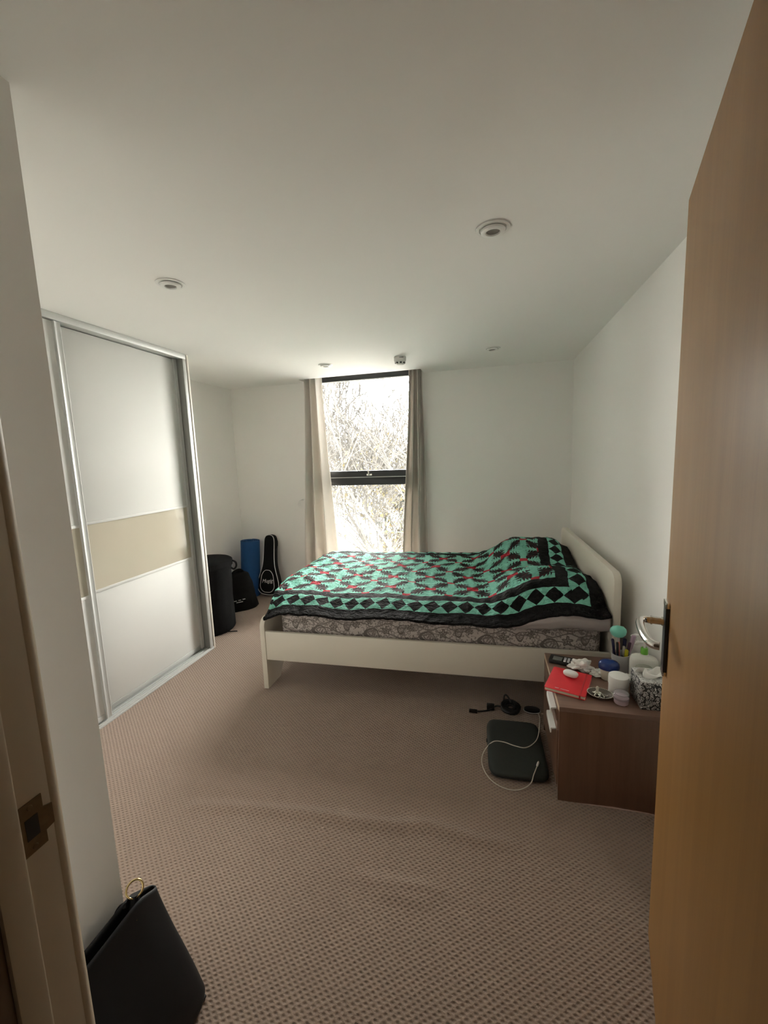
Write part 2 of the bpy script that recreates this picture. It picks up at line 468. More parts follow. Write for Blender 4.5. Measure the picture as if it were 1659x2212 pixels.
def crom(pts, n=8, closed=False):
    pts = [Vector(p) for p in pts]; m = len(pts); out = []
    for i in range(m if closed else m-1):
        g = lambda k: pts[k % m] if closed else pts[min(max(k, 0), m-1)]
        a, b, c, d = g(i-1), g(i), g(i+1), g(i+2)
        for k in range(n):
            t = k/n; out.append(.5*((2*b)+(c-a)*t+(2*a-5*b+4*c-d)*t*t+(3*b-a-3*c+d)*t**3))
    if not closed: out.append(pts[-1])
    return out

# ------------------------------------------------------------------ room shell
XR, YB, XL, XW, YW = .708, 4.010, -2.6625, -2.072, 2.632
XP, YP = -.92, .727                     # nib wall beside the doorway
DW0, DW1 = .285, .400                   # door wall front/back
JX = -.598                              # strike jamb face

# floor: carpet with the pulled-up ridges
ridges = [([(-1.20, 1.31), (-1.006, 1.343), (-.846, 1.36), (-.669, 1.377), (-.494, 1.379), (-.366, 1.391), (-.244, 1.419), (-.136, 1.409), (-.034, 1.392), (.06, 1.404)], .015, .019),
          ([(-.43, 1.176), (-.333, 1.174), (-.24, 1.184), (-.16, 1.182)], .010, .014), ([(-1.32, 1.418), (-1.10, 1.417), (-.90, 1.427)], .004, .025),
          ([(-.37, 1.139), (-.278, 1.138), (-.20, 1.141)], .008, .013)]
def floor_z(x, y):
    z = 0.
    for pl, h, wd in ridges:
        best = 9; tb = 0
        for i in range(len(pl)-1):
            ax, ay = pl[i]; bx, by = pl[i+1]; dx, dy = bx-ax, by-ay; L = dx*dx+dy*dy
            t = min(1, max(0, ((x-ax)*dx+(y-ay)*dy)/L)); d = (x-ax-t*dx)**2+(y-ay-t*dy)**2
            if d < best: best = d; tb = (i+t)/(len(pl)-1)
        if best < (4*wd)**2: z += h*exp(-best/(2*wd*wd))*sin(pi*min(1, max(0, .12+tb*.76)))**.7
    return z
xs = [-2.67+i*.1 for i in range(12)]+[-1.46+i*.02 for i in range(84)]+[.24+i*.07 for i in range(8)]
ys = [-1.6+i*.2 for i in range(12)]+[.8+i*.015 for i in range(64)]+[1.78+i*.15 for i in range(16)]
xs = sorted(set(round(q, 4) for q in xs)); ys = sorted(set(round(q, 4) for q in ys))
v = [(x, y, floor_z(x, y) if .85 < y < 1.75 else 0.) for x in xs for y in ys]
ny = len(ys)
f = [(i*ny+j, (i+1)*ny+j, (i+1)*ny+j+1, i*ny+j+1) for i in range(len(xs)-1) for j in range(ny-1)]
n0 = len(v); x0, x1, y0, y1 = xs[0], xs[-1], ys[0], ys[-1]
struct(link_mesh('floor', v, f, 'carpet'), 'brown loop pile carpet with pulled ridges')

PX0, PX1, PY0 = -1.786, -.597, 3.828     # curtain pocket in the ceiling
b = B()
b.box((XL-.1, -1.7, H), (XR+.12, PY0, H+.2)); b.box((XL-.1, PY0, H), (PX0, YB+.16, H+.2)); b.box((PX1, PY0, H), (XR+.12, YB+.16, H+.2))
b.box((PX0, PY0, H+.16), (PX1, YB+.16, H+.2))
struct(b.obj('ceiling', 'ceil', smooth=False))
struct(B().box((XR, DW1-.1, 0), (XR+.12, YB+.16, H)).obj('wall_right', 'wall', smooth=False))
struct(B().box((XL-.1, YP, 0), (XL, YB+.16, H)).obj('wall_left', 'wall', smooth=False))
WX0, WX1, WZ0, WZ1 = -1.745, -.63, .06, H+.14
b = B(); b.box((XL, YB, 0), (WX0, YB+.13, H)); b.box((WX1, YB, 0), (XR, YB+.13, H)); b.box((WX0, YB, 0), (WX1, YB+.13, WZ0))
b.box((PX0, YB, H), (WX0, YB+.13, H+.16)); b.box((WX1, YB, H), (PX1, YB+.13, H+.16)); b.box((WX0, YB, WZ1), (WX1, YB+.13, H+.16))
struct(b.obj('wall_far', 'wall', smooth=False))
struct(B().box((XL-.1, DW0, 0), (XP, YP, H)).obj('wall_near_left', 'wall', smooth=False))
b = B(); b.box((XP, DW0, 0), (JX-.032, DW1, H)); b.box((.285, DW0, 0), (XR+.12, DW1, H)); b.box((JX-.032, DW0, 2.02), (.285, DW1, H))
struct(b.obj('wall_entrance', 'wall', smooth=False))
# hall behind the camera
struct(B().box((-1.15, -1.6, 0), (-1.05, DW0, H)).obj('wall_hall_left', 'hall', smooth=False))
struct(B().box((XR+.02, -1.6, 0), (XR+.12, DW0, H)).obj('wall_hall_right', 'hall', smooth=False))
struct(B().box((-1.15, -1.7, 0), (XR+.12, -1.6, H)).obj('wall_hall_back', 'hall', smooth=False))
# skirting
def skirt(name, p0, p1, nrm):
    d = Vector((p1[0]-p0[0], p1[1]-p0[1], 0)); L = d.length; d.normalize(); n = Vector((*nrm, 0))
    prof = [(0, 0), (.016, 0), (.016, .095), (.012, .112), (.006, .12), (0, .12)]
    v = []
    for q in (0, L):
        for a, z in prof: v.append(Vector((*p0, 0))+d*q+n*a+Vector((0, 0, z)))
    k = len(prof); f = [(i, (i+1) % k, (i+1) % k+k, i+k) for i in range(k)]+[tuple(range(k)), tuple(reversed(range(k, 2*k)))]
    return struct(link_mesh(name, v, f, 'trim', smooth=False))
skirt('baseboard_far', (XL+.016, YB), (WX0-.02, YB), (0, -1)); skirt('baseboard_left', (XL, YW+.06), (XL, YB-.016), (1, 0))
skirt('baseboard_far_right', (WX1+.02, YB), (XR-.016, YB), (0, -1)); skirt('baseboard_right', (XR, 2.14), (XR, YB), (-1, 0))

# door frame on the strike side, with stop, strike plate
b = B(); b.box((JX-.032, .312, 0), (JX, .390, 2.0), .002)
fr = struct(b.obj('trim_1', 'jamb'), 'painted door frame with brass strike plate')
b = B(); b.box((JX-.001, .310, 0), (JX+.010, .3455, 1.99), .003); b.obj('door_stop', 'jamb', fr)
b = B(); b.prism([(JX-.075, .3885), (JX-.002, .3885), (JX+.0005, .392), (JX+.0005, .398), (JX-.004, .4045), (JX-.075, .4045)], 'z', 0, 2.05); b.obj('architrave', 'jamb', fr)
b = B(); b.box((JX-.075, .262, 0), (JX+.004, .3115, 2.05), .004); b.obj('hall_architrave', 'darkbrown', fr)
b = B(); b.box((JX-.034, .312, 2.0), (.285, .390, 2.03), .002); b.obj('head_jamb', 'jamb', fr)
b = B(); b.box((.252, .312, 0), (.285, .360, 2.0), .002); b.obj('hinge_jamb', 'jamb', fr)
sp = B(); pl = [(.3465, .913), (.378, .913), (.378, .93), (.3895, .932), (.3895, .962), (.378, .966), (.378, .986), (.3465, .986)]
sp.prism(pl, 'x', JX-.0005, JX+.0018); spo = sp.obj('strike_plate', 'hinge', fr, smooth=False)
B().box((JX+.001, .354, .934), (JX+.0025, .370, .964)).obj('latch_hole', 'slot', spo, smooth=False)
for zz in (.921, .978): B().lathe([(0, 0), (.004, 0), (.003, .0012), (0, .0014)], n=10, mtx=Matrix.Translation((JX+.0016, .362, zz)) @ Matrix.Rotation(pi/2, 4, 'Y')).obj('screw', 'hinge', spo)

# door leaf: local x from hinge to free edge, local y = thickness
TH = 1.815
ex, ey = .4472, 1.1904
ddir = Vector((-cos(TH), sin(TH), 0)); DWID = .838
hx, hy = ex-ddir.x*DWID, ey-ddir.y*DWID
door = thing('door_1', 'open orange wood veneer door with chrome lever handle', 'door', (hx, hy, 0), atan2(ddir.y, ddir.x))
door['kind'] = 'structure'; del door['category']
leaf = B().box((0, -.044, .008), (DWID, 0, 1.984), .0015).obj('door_leaf', 'doorwood', door, world=False)
# latch edge plate
B().box((DWID-.0005, -.033, .86), (DWID+.001, -.011, 1.06)).obj('latch_plate', 'chrome', door, world=False)
def handle(sgn):
    y0 = 0 if sgn > 0 else -.044
    px = DWID-.052
    S = lambda p: (p[0], y0+sgn*p[1], p[2])
    b = B(); b.prism(rpoly(px-.021, px+.021, .848, 1.038, .006), 'y', y0, y0+sgn*.009, .0015)
    pl = b.obj('handle_plate', 'black', door, world=False)
    b = B(); b.prism(rpoly(px-.0213, px+.0213, 1.022, 1.0395, .005), 'y', y0, y0+sgn*.0096, .001); b.prism(rpoly(px-.0213, px+.0213, .8465, .862, .005), 'y', y0, y0+sgn*.0096, .001)
    b.obj('plate_end_cap', 'chrome', pl, world=False)
    path = [S((px, .004, .985)), S((px, .02, .985)), S((px, .036, .985)), S((px-.002, .048, .985)), S((px-.010, .0575, .985)), S((px-.024, .062, .985)),
            S((px-.05, .0625, .984)), S((px-.085, .060, .983)), S((px-.115, .0555, .982)), S((px-.138, .050, .982)), S((px-.150, .0425, .982)), S((px-.153, .032, .982))]
    B().tube(crom(path, 4), .0095, 14).obj('lever', 'chrome', pl, world=False)
    b = B()
    for q in (.010, .034): b.tube([S((px, q, .985)), S((px, q+.004, .985))], .0112, 14)
    b.obj('collar', 'chrome', pl, world=False)
handle(1); handle(-1)
for zz in (.22, 1.0, 1.76):
    b = B(); b.tube([(0, -.050, zz-.045), (0, -.050, zz+.045)], .006, 10); b.obj('hinge', 'chrome', door, world=False)

# ------------------------------------------------------------------ window
win = thing('window_1', 'tall black framed window with fixed lower pane', 'window', ((WX0+WX1)/2, YB+.02, WZ0)); win['kind'] = 'structure'; del win['category']
FY0, FY1 = YB+.012, YB+.075
def wbox(name, lo, hi, m='black', par=win, bev=.003): return B().box(lo, hi, bev).obj(name, m, par)
wbox('frame_stile', (WX0, FY0, WZ0), (WX0+.052, FY1, WZ1)); wbox('frame_stile', (WX1-.052, FY0, WZ0), (WX1, FY1, WZ1))
wbox('frame_head', (WX0+.052, FY0, 2.175), (WX1-.052, FY1, WZ1)); wbox('frame_sill', (WX0+.052, FY0, WZ0), (WX1-.052, FY1, WZ0+.06))
tr_ = wbox('transom', (WX0+.052, FY0, 1.142), (WX1-.052, FY1, 1.222))
sash = wbox('sash_bottom_rail', (WX0+.056, FY0-.012, 1.226), (WX1-.056, FY1-.01, 1.288))
wbox('sash_stile', (WX0+.053, FY0-.006, 1.288), (WX0+.085, FY1-.01, 2.175)); wbox('sash_stile', (WX1-.085, FY0-.006, 1.288), (WX1-.053, FY1-.01, 2.175))
wbox('rail_trim', (WX0+.056, FY0-.014, 1.219), (WX1-.056, FY0+.002, 1.226), 'alu', sash, .001)
wbox('glass_pane', (WX0+.07, YB+.044, 1.28), (WX1-.07, YB+.049, 2.19), 'glass', win, 0); wbox('glass_pane', (WX0+.04, YB+.044, .10), (WX1-.04, YB+.049, 1.16), 'glass', win, 0)
hxw = -1.165
b = B(); b.box((hxw-.028, FY0-.020, 1.236), (hxw+.028, FY0-.012, 1.256), .003); b.tube([(hxw, FY0-.014, 1.246), (hxw, FY0-.036, 1.246)], .008, 12)
hd = b.obj('window_handle', 'chrome', win)
B().tube(crom([(hxw, FY0-.034, 1.240), (hxw-.001, FY0-.040, 1.262), (hxw-.006, FY0-.042, 1.30), (hxw-.008, FY0-.040, 1.352)], 4), [.0075]*10+[.006]*3, 10).obj('handle_lever', 'chrome', hd)
wbox('inner_sill', (WX0, YB-.02, WZ0-.03), (WX1, FY0, WZ0), 'trim', win, .004)

# ------------------------------------------------------------------ outside
struct(B().box((-60, 4.4, -6.2), (60, 90, -6.0)).obj('ground', 'ground', smooth=False), 'pale ground below the window')
def tree(name, label, base, lean, hgt, r0, seed, nl, spread=.75, leafm='leaf', lsize=.05, depth=6, first=.35, yellow_z=None, rmin=.011):
    rnd = random.Random(seed)
    root = thing(name, label, 'tree', base, 0, None)
    trunk, twig, lv = B(), B(), B()
    tips = []
    def grow(p, d, L, r, lev):
        n = 4; pts = [p]; dd = d.copy()
        for i in range(n):
            dd = (dd+Vector((rnd.uniform(-1, 1), rnd.uniform(-1, 1), rnd.uniform(-.5, .9)))*.11).normalized()
            if base[1]+pts[-1].y+dd.y*L/n < 5.6: dd = Vector((dd.x, abs(dd.y)+.05, dd.z)).normalized()
            pts.append(pts[-1]+dd*L/n)
        r = max(r, rmin); rs = [max(rmin*.8, r*(1-.42*i/n)) for i in range(n+1)]
        (trunk if lev <= 1 else twig).tube(pts, rs, 7 if lev <= 1 else (5 if lev < 4 else 3), caps=False)
        if lev >= 3: tips.extend(pts[1:])
        if lev >= depth: return
        nc = rnd.choice((2, 3, 3)) if lev else 5
        for k in range(nc+(2 if lev in (1, 2, 3) else 0)):
            t = rnd.uniform(first if lev == 0 else .25, 1.0) if k else 1.0
            q = t*n; i = min(n-1, int(q)); pp = pts[i].lerp(pts[i+1], q-i)
            ax = Vector((rnd.uniform(-1, 1), rnd.uniform(-1, 1), rnd.uniform(-.3, .6))).normalized()
            nd = (dd*rnd.uniform(.65, 1.0)+ax*spread*rnd.uniform(.6, 1.2)).normalized()
            grow(pp, nd, L*rnd.uniform(.58, .82), rs[i]*rnd.uniform(.42, .62), lev+1)
    grow(Vector((0, 0, 0)), Vector(lean).normalized(), hgt, r0, 0)
    for k in range(nl):
        p = rnd.choice(tips)+Vector([rnd.gauss(0, .12) for _ in range(3)])
        if yellow_z is not None and rnd.random() < sm(yellow_z[0], yellow_z[1], p.z): continue
        a = Vector([rnd.uniform(-1, 1) for _ in range(3)]).normalized(); c = a.cross(Vector((rnd.random(), rnd.random(), 1))).normalized()
        s = lsize*rnd.uniform(.5, 1.2)
        lv.add([p-a*s, p+c*s*.45, p+a*s, p-c*s*.45], [(0, 1, 2, 3)])
    tr = trunk.obj('trunk', 'bark', root, world=False)
    tw = twig.obj('twigs', 'bark', root, world=False); tw['kind'] = 'stuff'
    lf = lv.obj('leaves', leafm, root, world=False, smooth=False); lf['kind'] = 'stuff'
    return root
tree('bare_tree', 'bare branching tree with few yellow leaves close outside the window', (-1.55, 9.3, -6.), (-.11, .03, 1), 5.2, .10, 11, 3000, .80, 'leaf', .06, 5, .45, (6.2, 8.4), .013)
tree('leafy_tree', 'ochre leaved tree farther outside the window', (-4.9, 17.5, -6.), (.05, 0, 1), 4.0, .17, 5, 7000, .85, 'leafb', .12, 5, .45, (7.4, 8.8), .022)
tree('young_tree', 'thin grey tree with upswept branches outside at left of window', (-3.7, 12.0, -6.), (.10, 0, 1), 4.0, .09, 23, 3500, .66, 'leaf', .08, 5, .4, (6.0, 7.6), .016)

# ------------------------------------------------------------------ curtains
def curtain_obj(label, x0t, x1t, x0b, x1b, folds, amp, seed, bulge):
    rnd = random.Random(seed)
    root = thing('curtain', label, 'curtain', ((x0b+x1b)/2, 3.91, 0), 0, 'beige curtains at the window')
    ph = [rnd.uniform(0, 6.28) for _ in range(3)]
    zt, zb = H+.12, .015
    def fn(u, v):
        z = zb+(zt-zb)*v; k = 1-v
        e = sm(0, 1, k)
        xa = x0t+(x0b-x0t)*e; xb = x1t+(x1b-x1t)*e
        x = xa+(xb-xa)*u
        a = amp*(.75+.55*k)
        y = 3.915+a*sin(2*pi*folds*u+ph[0]+.5*sin(3*k+ph[1]))+.35*a*sin(2*pi*folds*2.1*u+ph[2]+1.3*k)
        x += .012*sin(2*pi*folds*u+1.2+k)*(.4+k)
        y = min(max(y, 3.838), 3.985)
        return (x, y-bulge*sin(pi*k)*.5*u, z)
    o = B().grid(fn, 120, 40).obj('cloth', 'curtain', root, angle=80)
    md = o.modifiers.new('thick', 'SOLIDIFY'); md.thickness = .003
    def hem(u, v):
        p = fn(u, v*.028); return (p[0], p[1]-.002, p[2])
    o2 = B().grid(hem, 120, 3).obj('hem', 'curtain', root, angle=80)
    md = o2.modifiers.new('thick', 'SOLIDIFY'); md.thickness = .005
    return root
curtain_obj('left beige curtain, flaring out at the foot beside the ukulele case', -1.778, -1.598, -1.90, -1.52, 3, .052, 3, 0.)
curtain_obj('right beige curtain, hanging straight behind the bed', -.718, -.606, -.84, -.60, 3, .055, 9, 0.)
def hook(label, x, y, z, dx):
    root = thing('curtain_tieback_hook', label, 'hook', (x, y, z), 0, 'white curtain hooks')
    B().lathe([(0, 0), (.013, 0), (.013, .004), (.009, .007), (0, .007)], n=16, mtx=Matrix.Translation((x, y, z)) @ Matrix.Rotation(pi/2, 4, 'X')).obj('rosette', 'white', root)
    pts = [(x, y-.004, z), (x, y-.03, z), (x+dx*.3, y-.045, z-.004), (x+dx*.8, y-.05, z-.02), (x+dx, y-.05, z-.045), (x+dx*.75, y-.05, z-.07)]
    B().tube(crom(pts, 5), .005, 8).obj('arm', 'white', root)
hook('white tieback hook on the wall left of the left curtain', -1.905, YB, 1.005, -.03)
hook('white tieback hook on the front of the right curtain', -.793, 3.834, 1.0, -.028)

# ------------------------------------------------------------------ wardrobe
wd = thing('sliding_wardrobe', 'white sliding door wardrobe with beige glass bands and silver frame', 'wardrobe', (XW-.3, 1.70, 0))
Y0 = YP
def wb(name, lo, hi, m, par=None, bev=.0015): return B().box(lo, hi, bev).obj(name, m, par or wd)
wb('top_track', (XW-.085, Y0+.005, 2.150), (XW, YW-.015, H-.001), 'alu')
b = B(); b.box((XW-.085, Y0+.005, 0.001), (XW+.004, YW-.012, .012), .001)
for xx in (-.004, -.028, -.043, -.068): b.box((XW+xx-.004, Y0+.005, .011), (XW+xx+.004, YW-.012, .022), .001)
b.obj('bottom_track', 'alu', wd)
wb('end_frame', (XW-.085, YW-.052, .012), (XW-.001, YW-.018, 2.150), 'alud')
wb('end_frame_face', (XW-.001, YW-.05, .012), (XW+.002, YW-.020, 2.150), 'alu')
wb('end_panel', (XL+.004, YW-.006, .0), (XW+.001, YW+.009, H-.001), 'wboard')
wb('carcass_back', (XL+.004, Y0+.005, .0), (XL+.012, YW-.007, H-.002), 'wboard')
def sdoor(y0, y1, xf, rstile_w):
    """xf: front face x of panels"""
    z0, z1 = .028, 2.146
    d = wb('sliding_door', (xf-.016, y0, z0), (xf-.006, y1, z1), 'wboard', None, 0)
    wb('upper_panel', (xf-.006, y0+.01, 1.128), (xf, y1-.01, z1), 'wpanel', d)
    wb('divider_bar', (xf-.006, y0+.01, 1.112), (xf+.004, y1-.01, 1.128), 'wpanel', d)
    wb('glass_band', (xf-.006, y0+.01, .744), (xf-.0005, y1-.01, 1.112), 'band', d, 0)
    wb('divider_bar', (xf-.006, y0+.01, .728), (xf+.004, y1-.01, .744), 'wpanel', d)
    wb('lower_panel', (xf-.006, y0+.01, z0+.03), (xf, y1-.01, .728), 'wpanel', d)
    wb('bottom_rail', (xf-.010, y0+.01, z0), (xf+.003, y1-.01, z0+.03), 'alu', d)
    for (a, c) in ((y0, y0+.012), (y1-rstile_w, y1)):
        b = B(); b.prism([(xf-.020, a), (xf+.012, a), (xf+.014, a+.003), (xf+.010, (a+c)/2), (xf+.014, c-.003), (xf+.012, c), (xf-.020, c)], 'z', z0, z1)
        b.obj('stile', 'alu', d)
    return d
sdoor(Y0+.01, 1.727, XW-.016, .034)          # near door, front track
sdoor(1.66, 2.577, XW-.058, .030)            # far door, rear track

# ------------------------------------------------------------------ bed (local frame, rotated a little)
BED = (-1.383, 2.181, 0); BR = .022
bed = thing('double_bed', 'white double bed frame with rounded headboard and low footboard', 'bed', BED, BR)
def bp(name, bb, m='bedwhite', par=None, angle=35): return bb.obj(name, m, par or bed, world=False, angle=angle)
BWID, BL = 1.40, 2.022
# footboard panel outline in (y,z), with legs and arch
def board(h, r):
    o = [(0, 0), (.165, 0), (.20, .05), (.25, .095), (.32, .125), (BWID-.32, .125), (BWID-.25, .095), (BWID-.20, .05), (BWID-.165, 0), (BWID, 0)]
    o += [(BWID-r+r*cos(a*pi/16), h-r+r*sin(a*pi/16)) for a in range(9)]
    o += [(r+r*cos(pi/2+a*pi/16), h-r+r*sin(pi/2+a*pi/16)) for a in range(9)]
    return o
b = B(); b.prism(board(.457, .055), 'x', 0, .032, .003); bp('footboard', b)
b = B(); b.prism(board(.800, .06), 'x', BL-.036, BL, .003); bp('headboard', b)
for yy in (.006, BWID-.028): bp('side_rail', B().box((.032, yy, .192), (BL-.036, yy+.022, .376), .002))
bp('mid_beam', B().box((.032, BWID/2-.02, .19), (BL-.036, BWID/2+.02, .25), .002))
for i in range(15):
    xx = .08+i*.13; bp('slat', B().box((xx, .028, .265), (xx+.07, BWID-.028, .283), 0))
for yy in (.028, BWID-.068): bp('slat_ledge', B().box((.032, yy, .235), (BL-.036, yy+.04, .265), .002))

def tobed(p): return Matrix.Translation(BED) @ Matrix.Rotation(BR, 4, 'Z') @ Vector(p)
# mattress with UV for the paisley
mat_root = thing('mattress', 'mattress in grey paisley fitted sheet on the white bed', 'mattress', BED, BR)
MX0, MX1, MY0, MY1, MZ0, MZ1 = .112, 1.952, .050, 1.345, .285, .545
bm = bmesh.new(); bmesh.ops.create_cube(bm, size=1)
for q in bm.verts: q.co = Vector((MX0+(q.co.x+.5)*(MX1-MX0), MY0+(q.co.y+.5)*(MY1-MY0), MZ0+(q.co.z+.5)*(MZ1-MZ0)))
bmesh.ops.bevel(bm, geom=list(bm.edges), offset=.045, segments=5, affect='EDGES', profile=.5)
bb = B().bm(bm)
def puv(p):
    n_ = (p[2]-MZ0)
    return (p[0]+(p[1]-MY0)*.35, n_+max(0, p[1]-MY0-.05))
link_mesh('sheet_cover', bb.v, bb.f, 'paisley', mat_root, [puv(p) for p in bb.v], world=False, angle=60)

# pillows under the quilt
def pillow(label, cx, cy, L, W, T, rz, m='pillowcase'):
    root = thing('pillow', label, 'pillow', tobed((cx, cy, MZ1+.012)), BR+rz, 'pillows under the quilt')
    def fn(sg):
        def g(u, v):
            a, c = 2*u-1, 2*v-1
            k = max(0, (1-abs(a)**2.6))*max(0, (1-abs(c)**2.6))
            x = a*W/2*(1-.05*c*c*c*c); y = c*L/2*(1-.06*a*a*a*a)
            return (x, y, (T*.5+sg*T*.5*k**.5))
        return g
    b = B(); b.grid(fn(1), 24, 32); b.grid(fn(-1), 24, 32)
    b.obj('pillow_body', m, root, world=False, angle=80)
pillow('near pillow under the quilt, by the nightstand', 1.735, .39, .60, .42, .085, 0)
pillow('far pillow under the quilt, by the far corner', 1.66, 1.02, .60, .44, .105, 0)

# quilt: height field over the bed, UV measured along the cloth
def nz(x, y, z=0): return mnoise.noise(Vector((x, y, z)))
def quilt_z(x, y):
    """local bed x,y"""
    z = .583+.012*nz(x*3, y*3)+.008*nz(x*9, y*7, 3)
    z += .016*sm(.45, 0., x)*sm(.1, .5, y)*sm(1.45, 1.0, y)                  # bunched at the foot
    A = .120*exp(-((y-.34)/.26)**2)+.150*exp(-((y-1.06)/.28)**2)+.035
    z += A*sm(1.30, 1.68, x+.06*sm(.5, 1.2, y))*(1-.40*sm(1.86, 1.97, x))
    # near hem: falls over the mattress edge, lifted by the pillow at the head
    lift = .085*sm(1.48, 1.80, x)
    hemz = .513+.007*sin(x*9)+.010*nz(x*6, 0, 8)+lift
    k = sm(-.022, .17, y)**.8
    z = hemz+(z-hemz)*k
    kf = sm(1.425, 1.30, y); z = .515+(z-.515)*kf
    # foot: rounds over the footboard, the near corner droops
    z -= .035*sm(.05, -.05, x)
    z -= .062*sm(.18, -.03, x)*sm(.22, -.02, y)
    z += .007*nz(x*20, y*15, 5)+.003*nz(x*45, y*38, 2)
    return max(z, .474) if (x > -.02 and y > .03) else z
NX, NY, NH = 244, 170, 14
QX0, QX1, QY0, QY1 = -.048, 1.972, -.022, 1.425
P_ = [[None]*NY for _ in range(NX)]
for i in range(NX):
    for j in range(NY):
        u, v_ = max(0, i-NH)/(NX-1-NH), j/(NY-1)
        y = QY0+(QY1-QY0)*v_; qx0 = QX0+.105*(1-sm(-.02, .55, y)); x = qx0+(QX1-qx0)*u
        yy = y+.010*nz(x*4, y*2, 4)*(1 if v_ < .1 else .3)-(.006*sin(x*14)+.005 if v_ < .02 else 0)
        z = quilt_z(x, y)
        if i < NH:      # hangs down outside the footboard
            hang = .004+.22*sm(.08, .40, y); q = 1-i/NH
            z -= hang*q; x -= .010*sin(pi*min(1, q*1.3))+.006*nz(y*6, q*2, 9)
        P_[i][j] = Vector((x, yy, z))
S_ = [[0.]*NY for _ in range(NX)]; T_ = [[0.]*NY for _ in range(NX)]
for i in reversed(range(NX)):
    for j in range(NY):
        S_[i][j] = QL if i == NX-1 else S_[i+1][j]-(P_[i][j]-P_[i+1][j]).length
        if j: T_[i][j] = T_[i][j-1]+(P_[i][j]-P_[i][j-1]).length
verts = [tuple(P_[i][j]) for i in range(NX) for j in range(NY)]
uvs = [(S_[i][j], QW*T_[i][j]/T_[i][NY-1]) for i in range(NX) for j in range(NY)]
faces = [(i*NY+j, (i+1)*NY+j, (i+1)*NY+j+1, i*NY+j+1) for i in range(NX-1) for j in range(NY-1)]
qt = thing('patchwork_quilt', 'black, teal and red patchwork quilt spread over the bed', 'quilt', BED, BR)
qo = link_mesh('quilt_cloth', verts, faces, 'quilt', qt, uvs, world=False, angle=180)
md = qo.modifiers.new('thick', 'SOLIDIFY'); md.thickness = .013; md.offset = -1; md.use_even_offset = False
# loose under-sheet showing below the quilt at the head
def fold(u, v):
    x = 1.50+.47*u; t = v
    top = quilt_z(x, .01)-.020
    y = -.006-.010*sin(pi*t)-.012*nz(x*9, t*2, 6)+.03*(1-sm(0, .12, u))
    z = top-(.030+.045*sm(0, .5, u)+.012*nz(x*12, 3))*t
    return (x, y+.012*t, z)
fs = thing('loose_sheet', 'crumpled pinkish grey sheet edge below the quilt at the pillow end', 'sheet', BED, BR)
o = B().grid(fold, 60, 10).obj('sheet_fold', 'sheet', fs, world=False, angle=80)
md = o.modifiers.new('thick', 'SOLIDIFY'); md.thickness = .006

# ------------------------------------------------------------------ nightstand
NX0, NX1, NYN, NYF, NT = .264, .698, 1.648, 2.112, .412
ns = thing('nightstand', 'walnut brown bedside drawer unit beside the bed', 'nightstand', ((NX0+NX1)/2, (NYN+NYF)/2, 0))
def nb(name, lo, hi, m, par=None, bev=.0015): return B().box(lo, hi, bev).obj(name, m, par or ns)
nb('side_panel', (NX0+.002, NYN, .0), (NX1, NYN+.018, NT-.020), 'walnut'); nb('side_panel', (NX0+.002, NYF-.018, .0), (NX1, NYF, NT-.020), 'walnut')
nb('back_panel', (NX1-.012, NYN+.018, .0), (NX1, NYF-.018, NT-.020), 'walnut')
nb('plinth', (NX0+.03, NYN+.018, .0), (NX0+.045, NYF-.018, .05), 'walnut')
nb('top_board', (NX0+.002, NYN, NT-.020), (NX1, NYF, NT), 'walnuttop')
nb('edge_band', (NX0, NYN, NT-.020), (NX0+.002, NYF, NT), 'walnutedge', None, .0005)
for z0, z1 in ((.052, .298), (.303, NT-.024)):
    d = nb('drawer_front', (NX0-.001, NYN+.020, z0), (NX0+.018, NYF-.020, z1), 'walnut')
    zc = z1-.026
    b = B(); yc = 1.765
    b.prism([(NX0-.001, zc+.012), (NX0-.020, zc+.010), (NX0-.023, zc+.006), (NX0-.023, zc-.012), (NX0-.019, zc-.012), (NX0-.018, zc+.004), (NX0-.001, zc+.006)], 'y', yc-.062, yc+.062)
    b.obj('handle', 'white', d)

E_ = .0006
ZT = NT+E_
def rotm(x, y, z, a): return Matrix.Translation((x, y, z)) @ Matrix.Rotation(a, 4, 'Z')
# calculator
ct = thing('calculator', 'black calculator with grey screen and white keys behind the red notebook', 'calculator', (.352, 2.022, ZT), -.30)
bl = lambda name, bb, m, par, angle=40: bb.obj(name, m, par, world=False, angle=angle)
b = B(); b.prism(rpoly(-.075, .075, -.036, .036, .010), 'z', 0, .014, .003); bl('case', b, 'plblack', ct)
bl('screen', B().box((-.058, -.022, .0135), (-.018, .018, .0148), .0004), 'screen', ct)
for i in range(5):
    for j in range(3):
        k = B(); k.prism(rpoly(-.010+i*.016, .001+i*.016, -.024+j*.016, -.013+j*.016, .004, 3), 'z', .0138, .0168); bl('key', k, 'keys', ct)
# notebook
a = -.34
nbk = thing('notebook', 'red hardback notebook with elastic band on the nightstand corner', 'notebook', (.330, 1.828, ZT), a)
NL, NW = .080, .098
b = B(); b.box((-NL+.003, -NW+.003, .002), (NL-.002, NW-.003, .0135)); bl('pages', b, 'paper', nbk)
b = B(); b.prism(rpoly(-NL, NL, -NW, NW, .008, 4), 'z', .0135, .0158, .0006); cv = bl('front_cover', b, 'red', nbk)
b = B(); b.prism(rpoly(-NL, NL, -NW, NW, .008, 4), 'z', 0, .002, .0004); bl('back_cover', b, 'red', nbk)
bl('spine', B().box((-NL, -NW+.006, .001), (-NL+.0025, NW-.006, .015), .0008), 'red', nbk)
b = B(); b.box((.056, -NW-.0006, .0158), (.062, NW+.0006, .0168)); b.box((.056, -NW-.0012, -.0), (.062, -NW-.0002, .0165)); b.box((.056, NW+.0002, -.0), (.062, NW+.0012, .0165)); bl('elastic_band', b, 'redb', nbk)
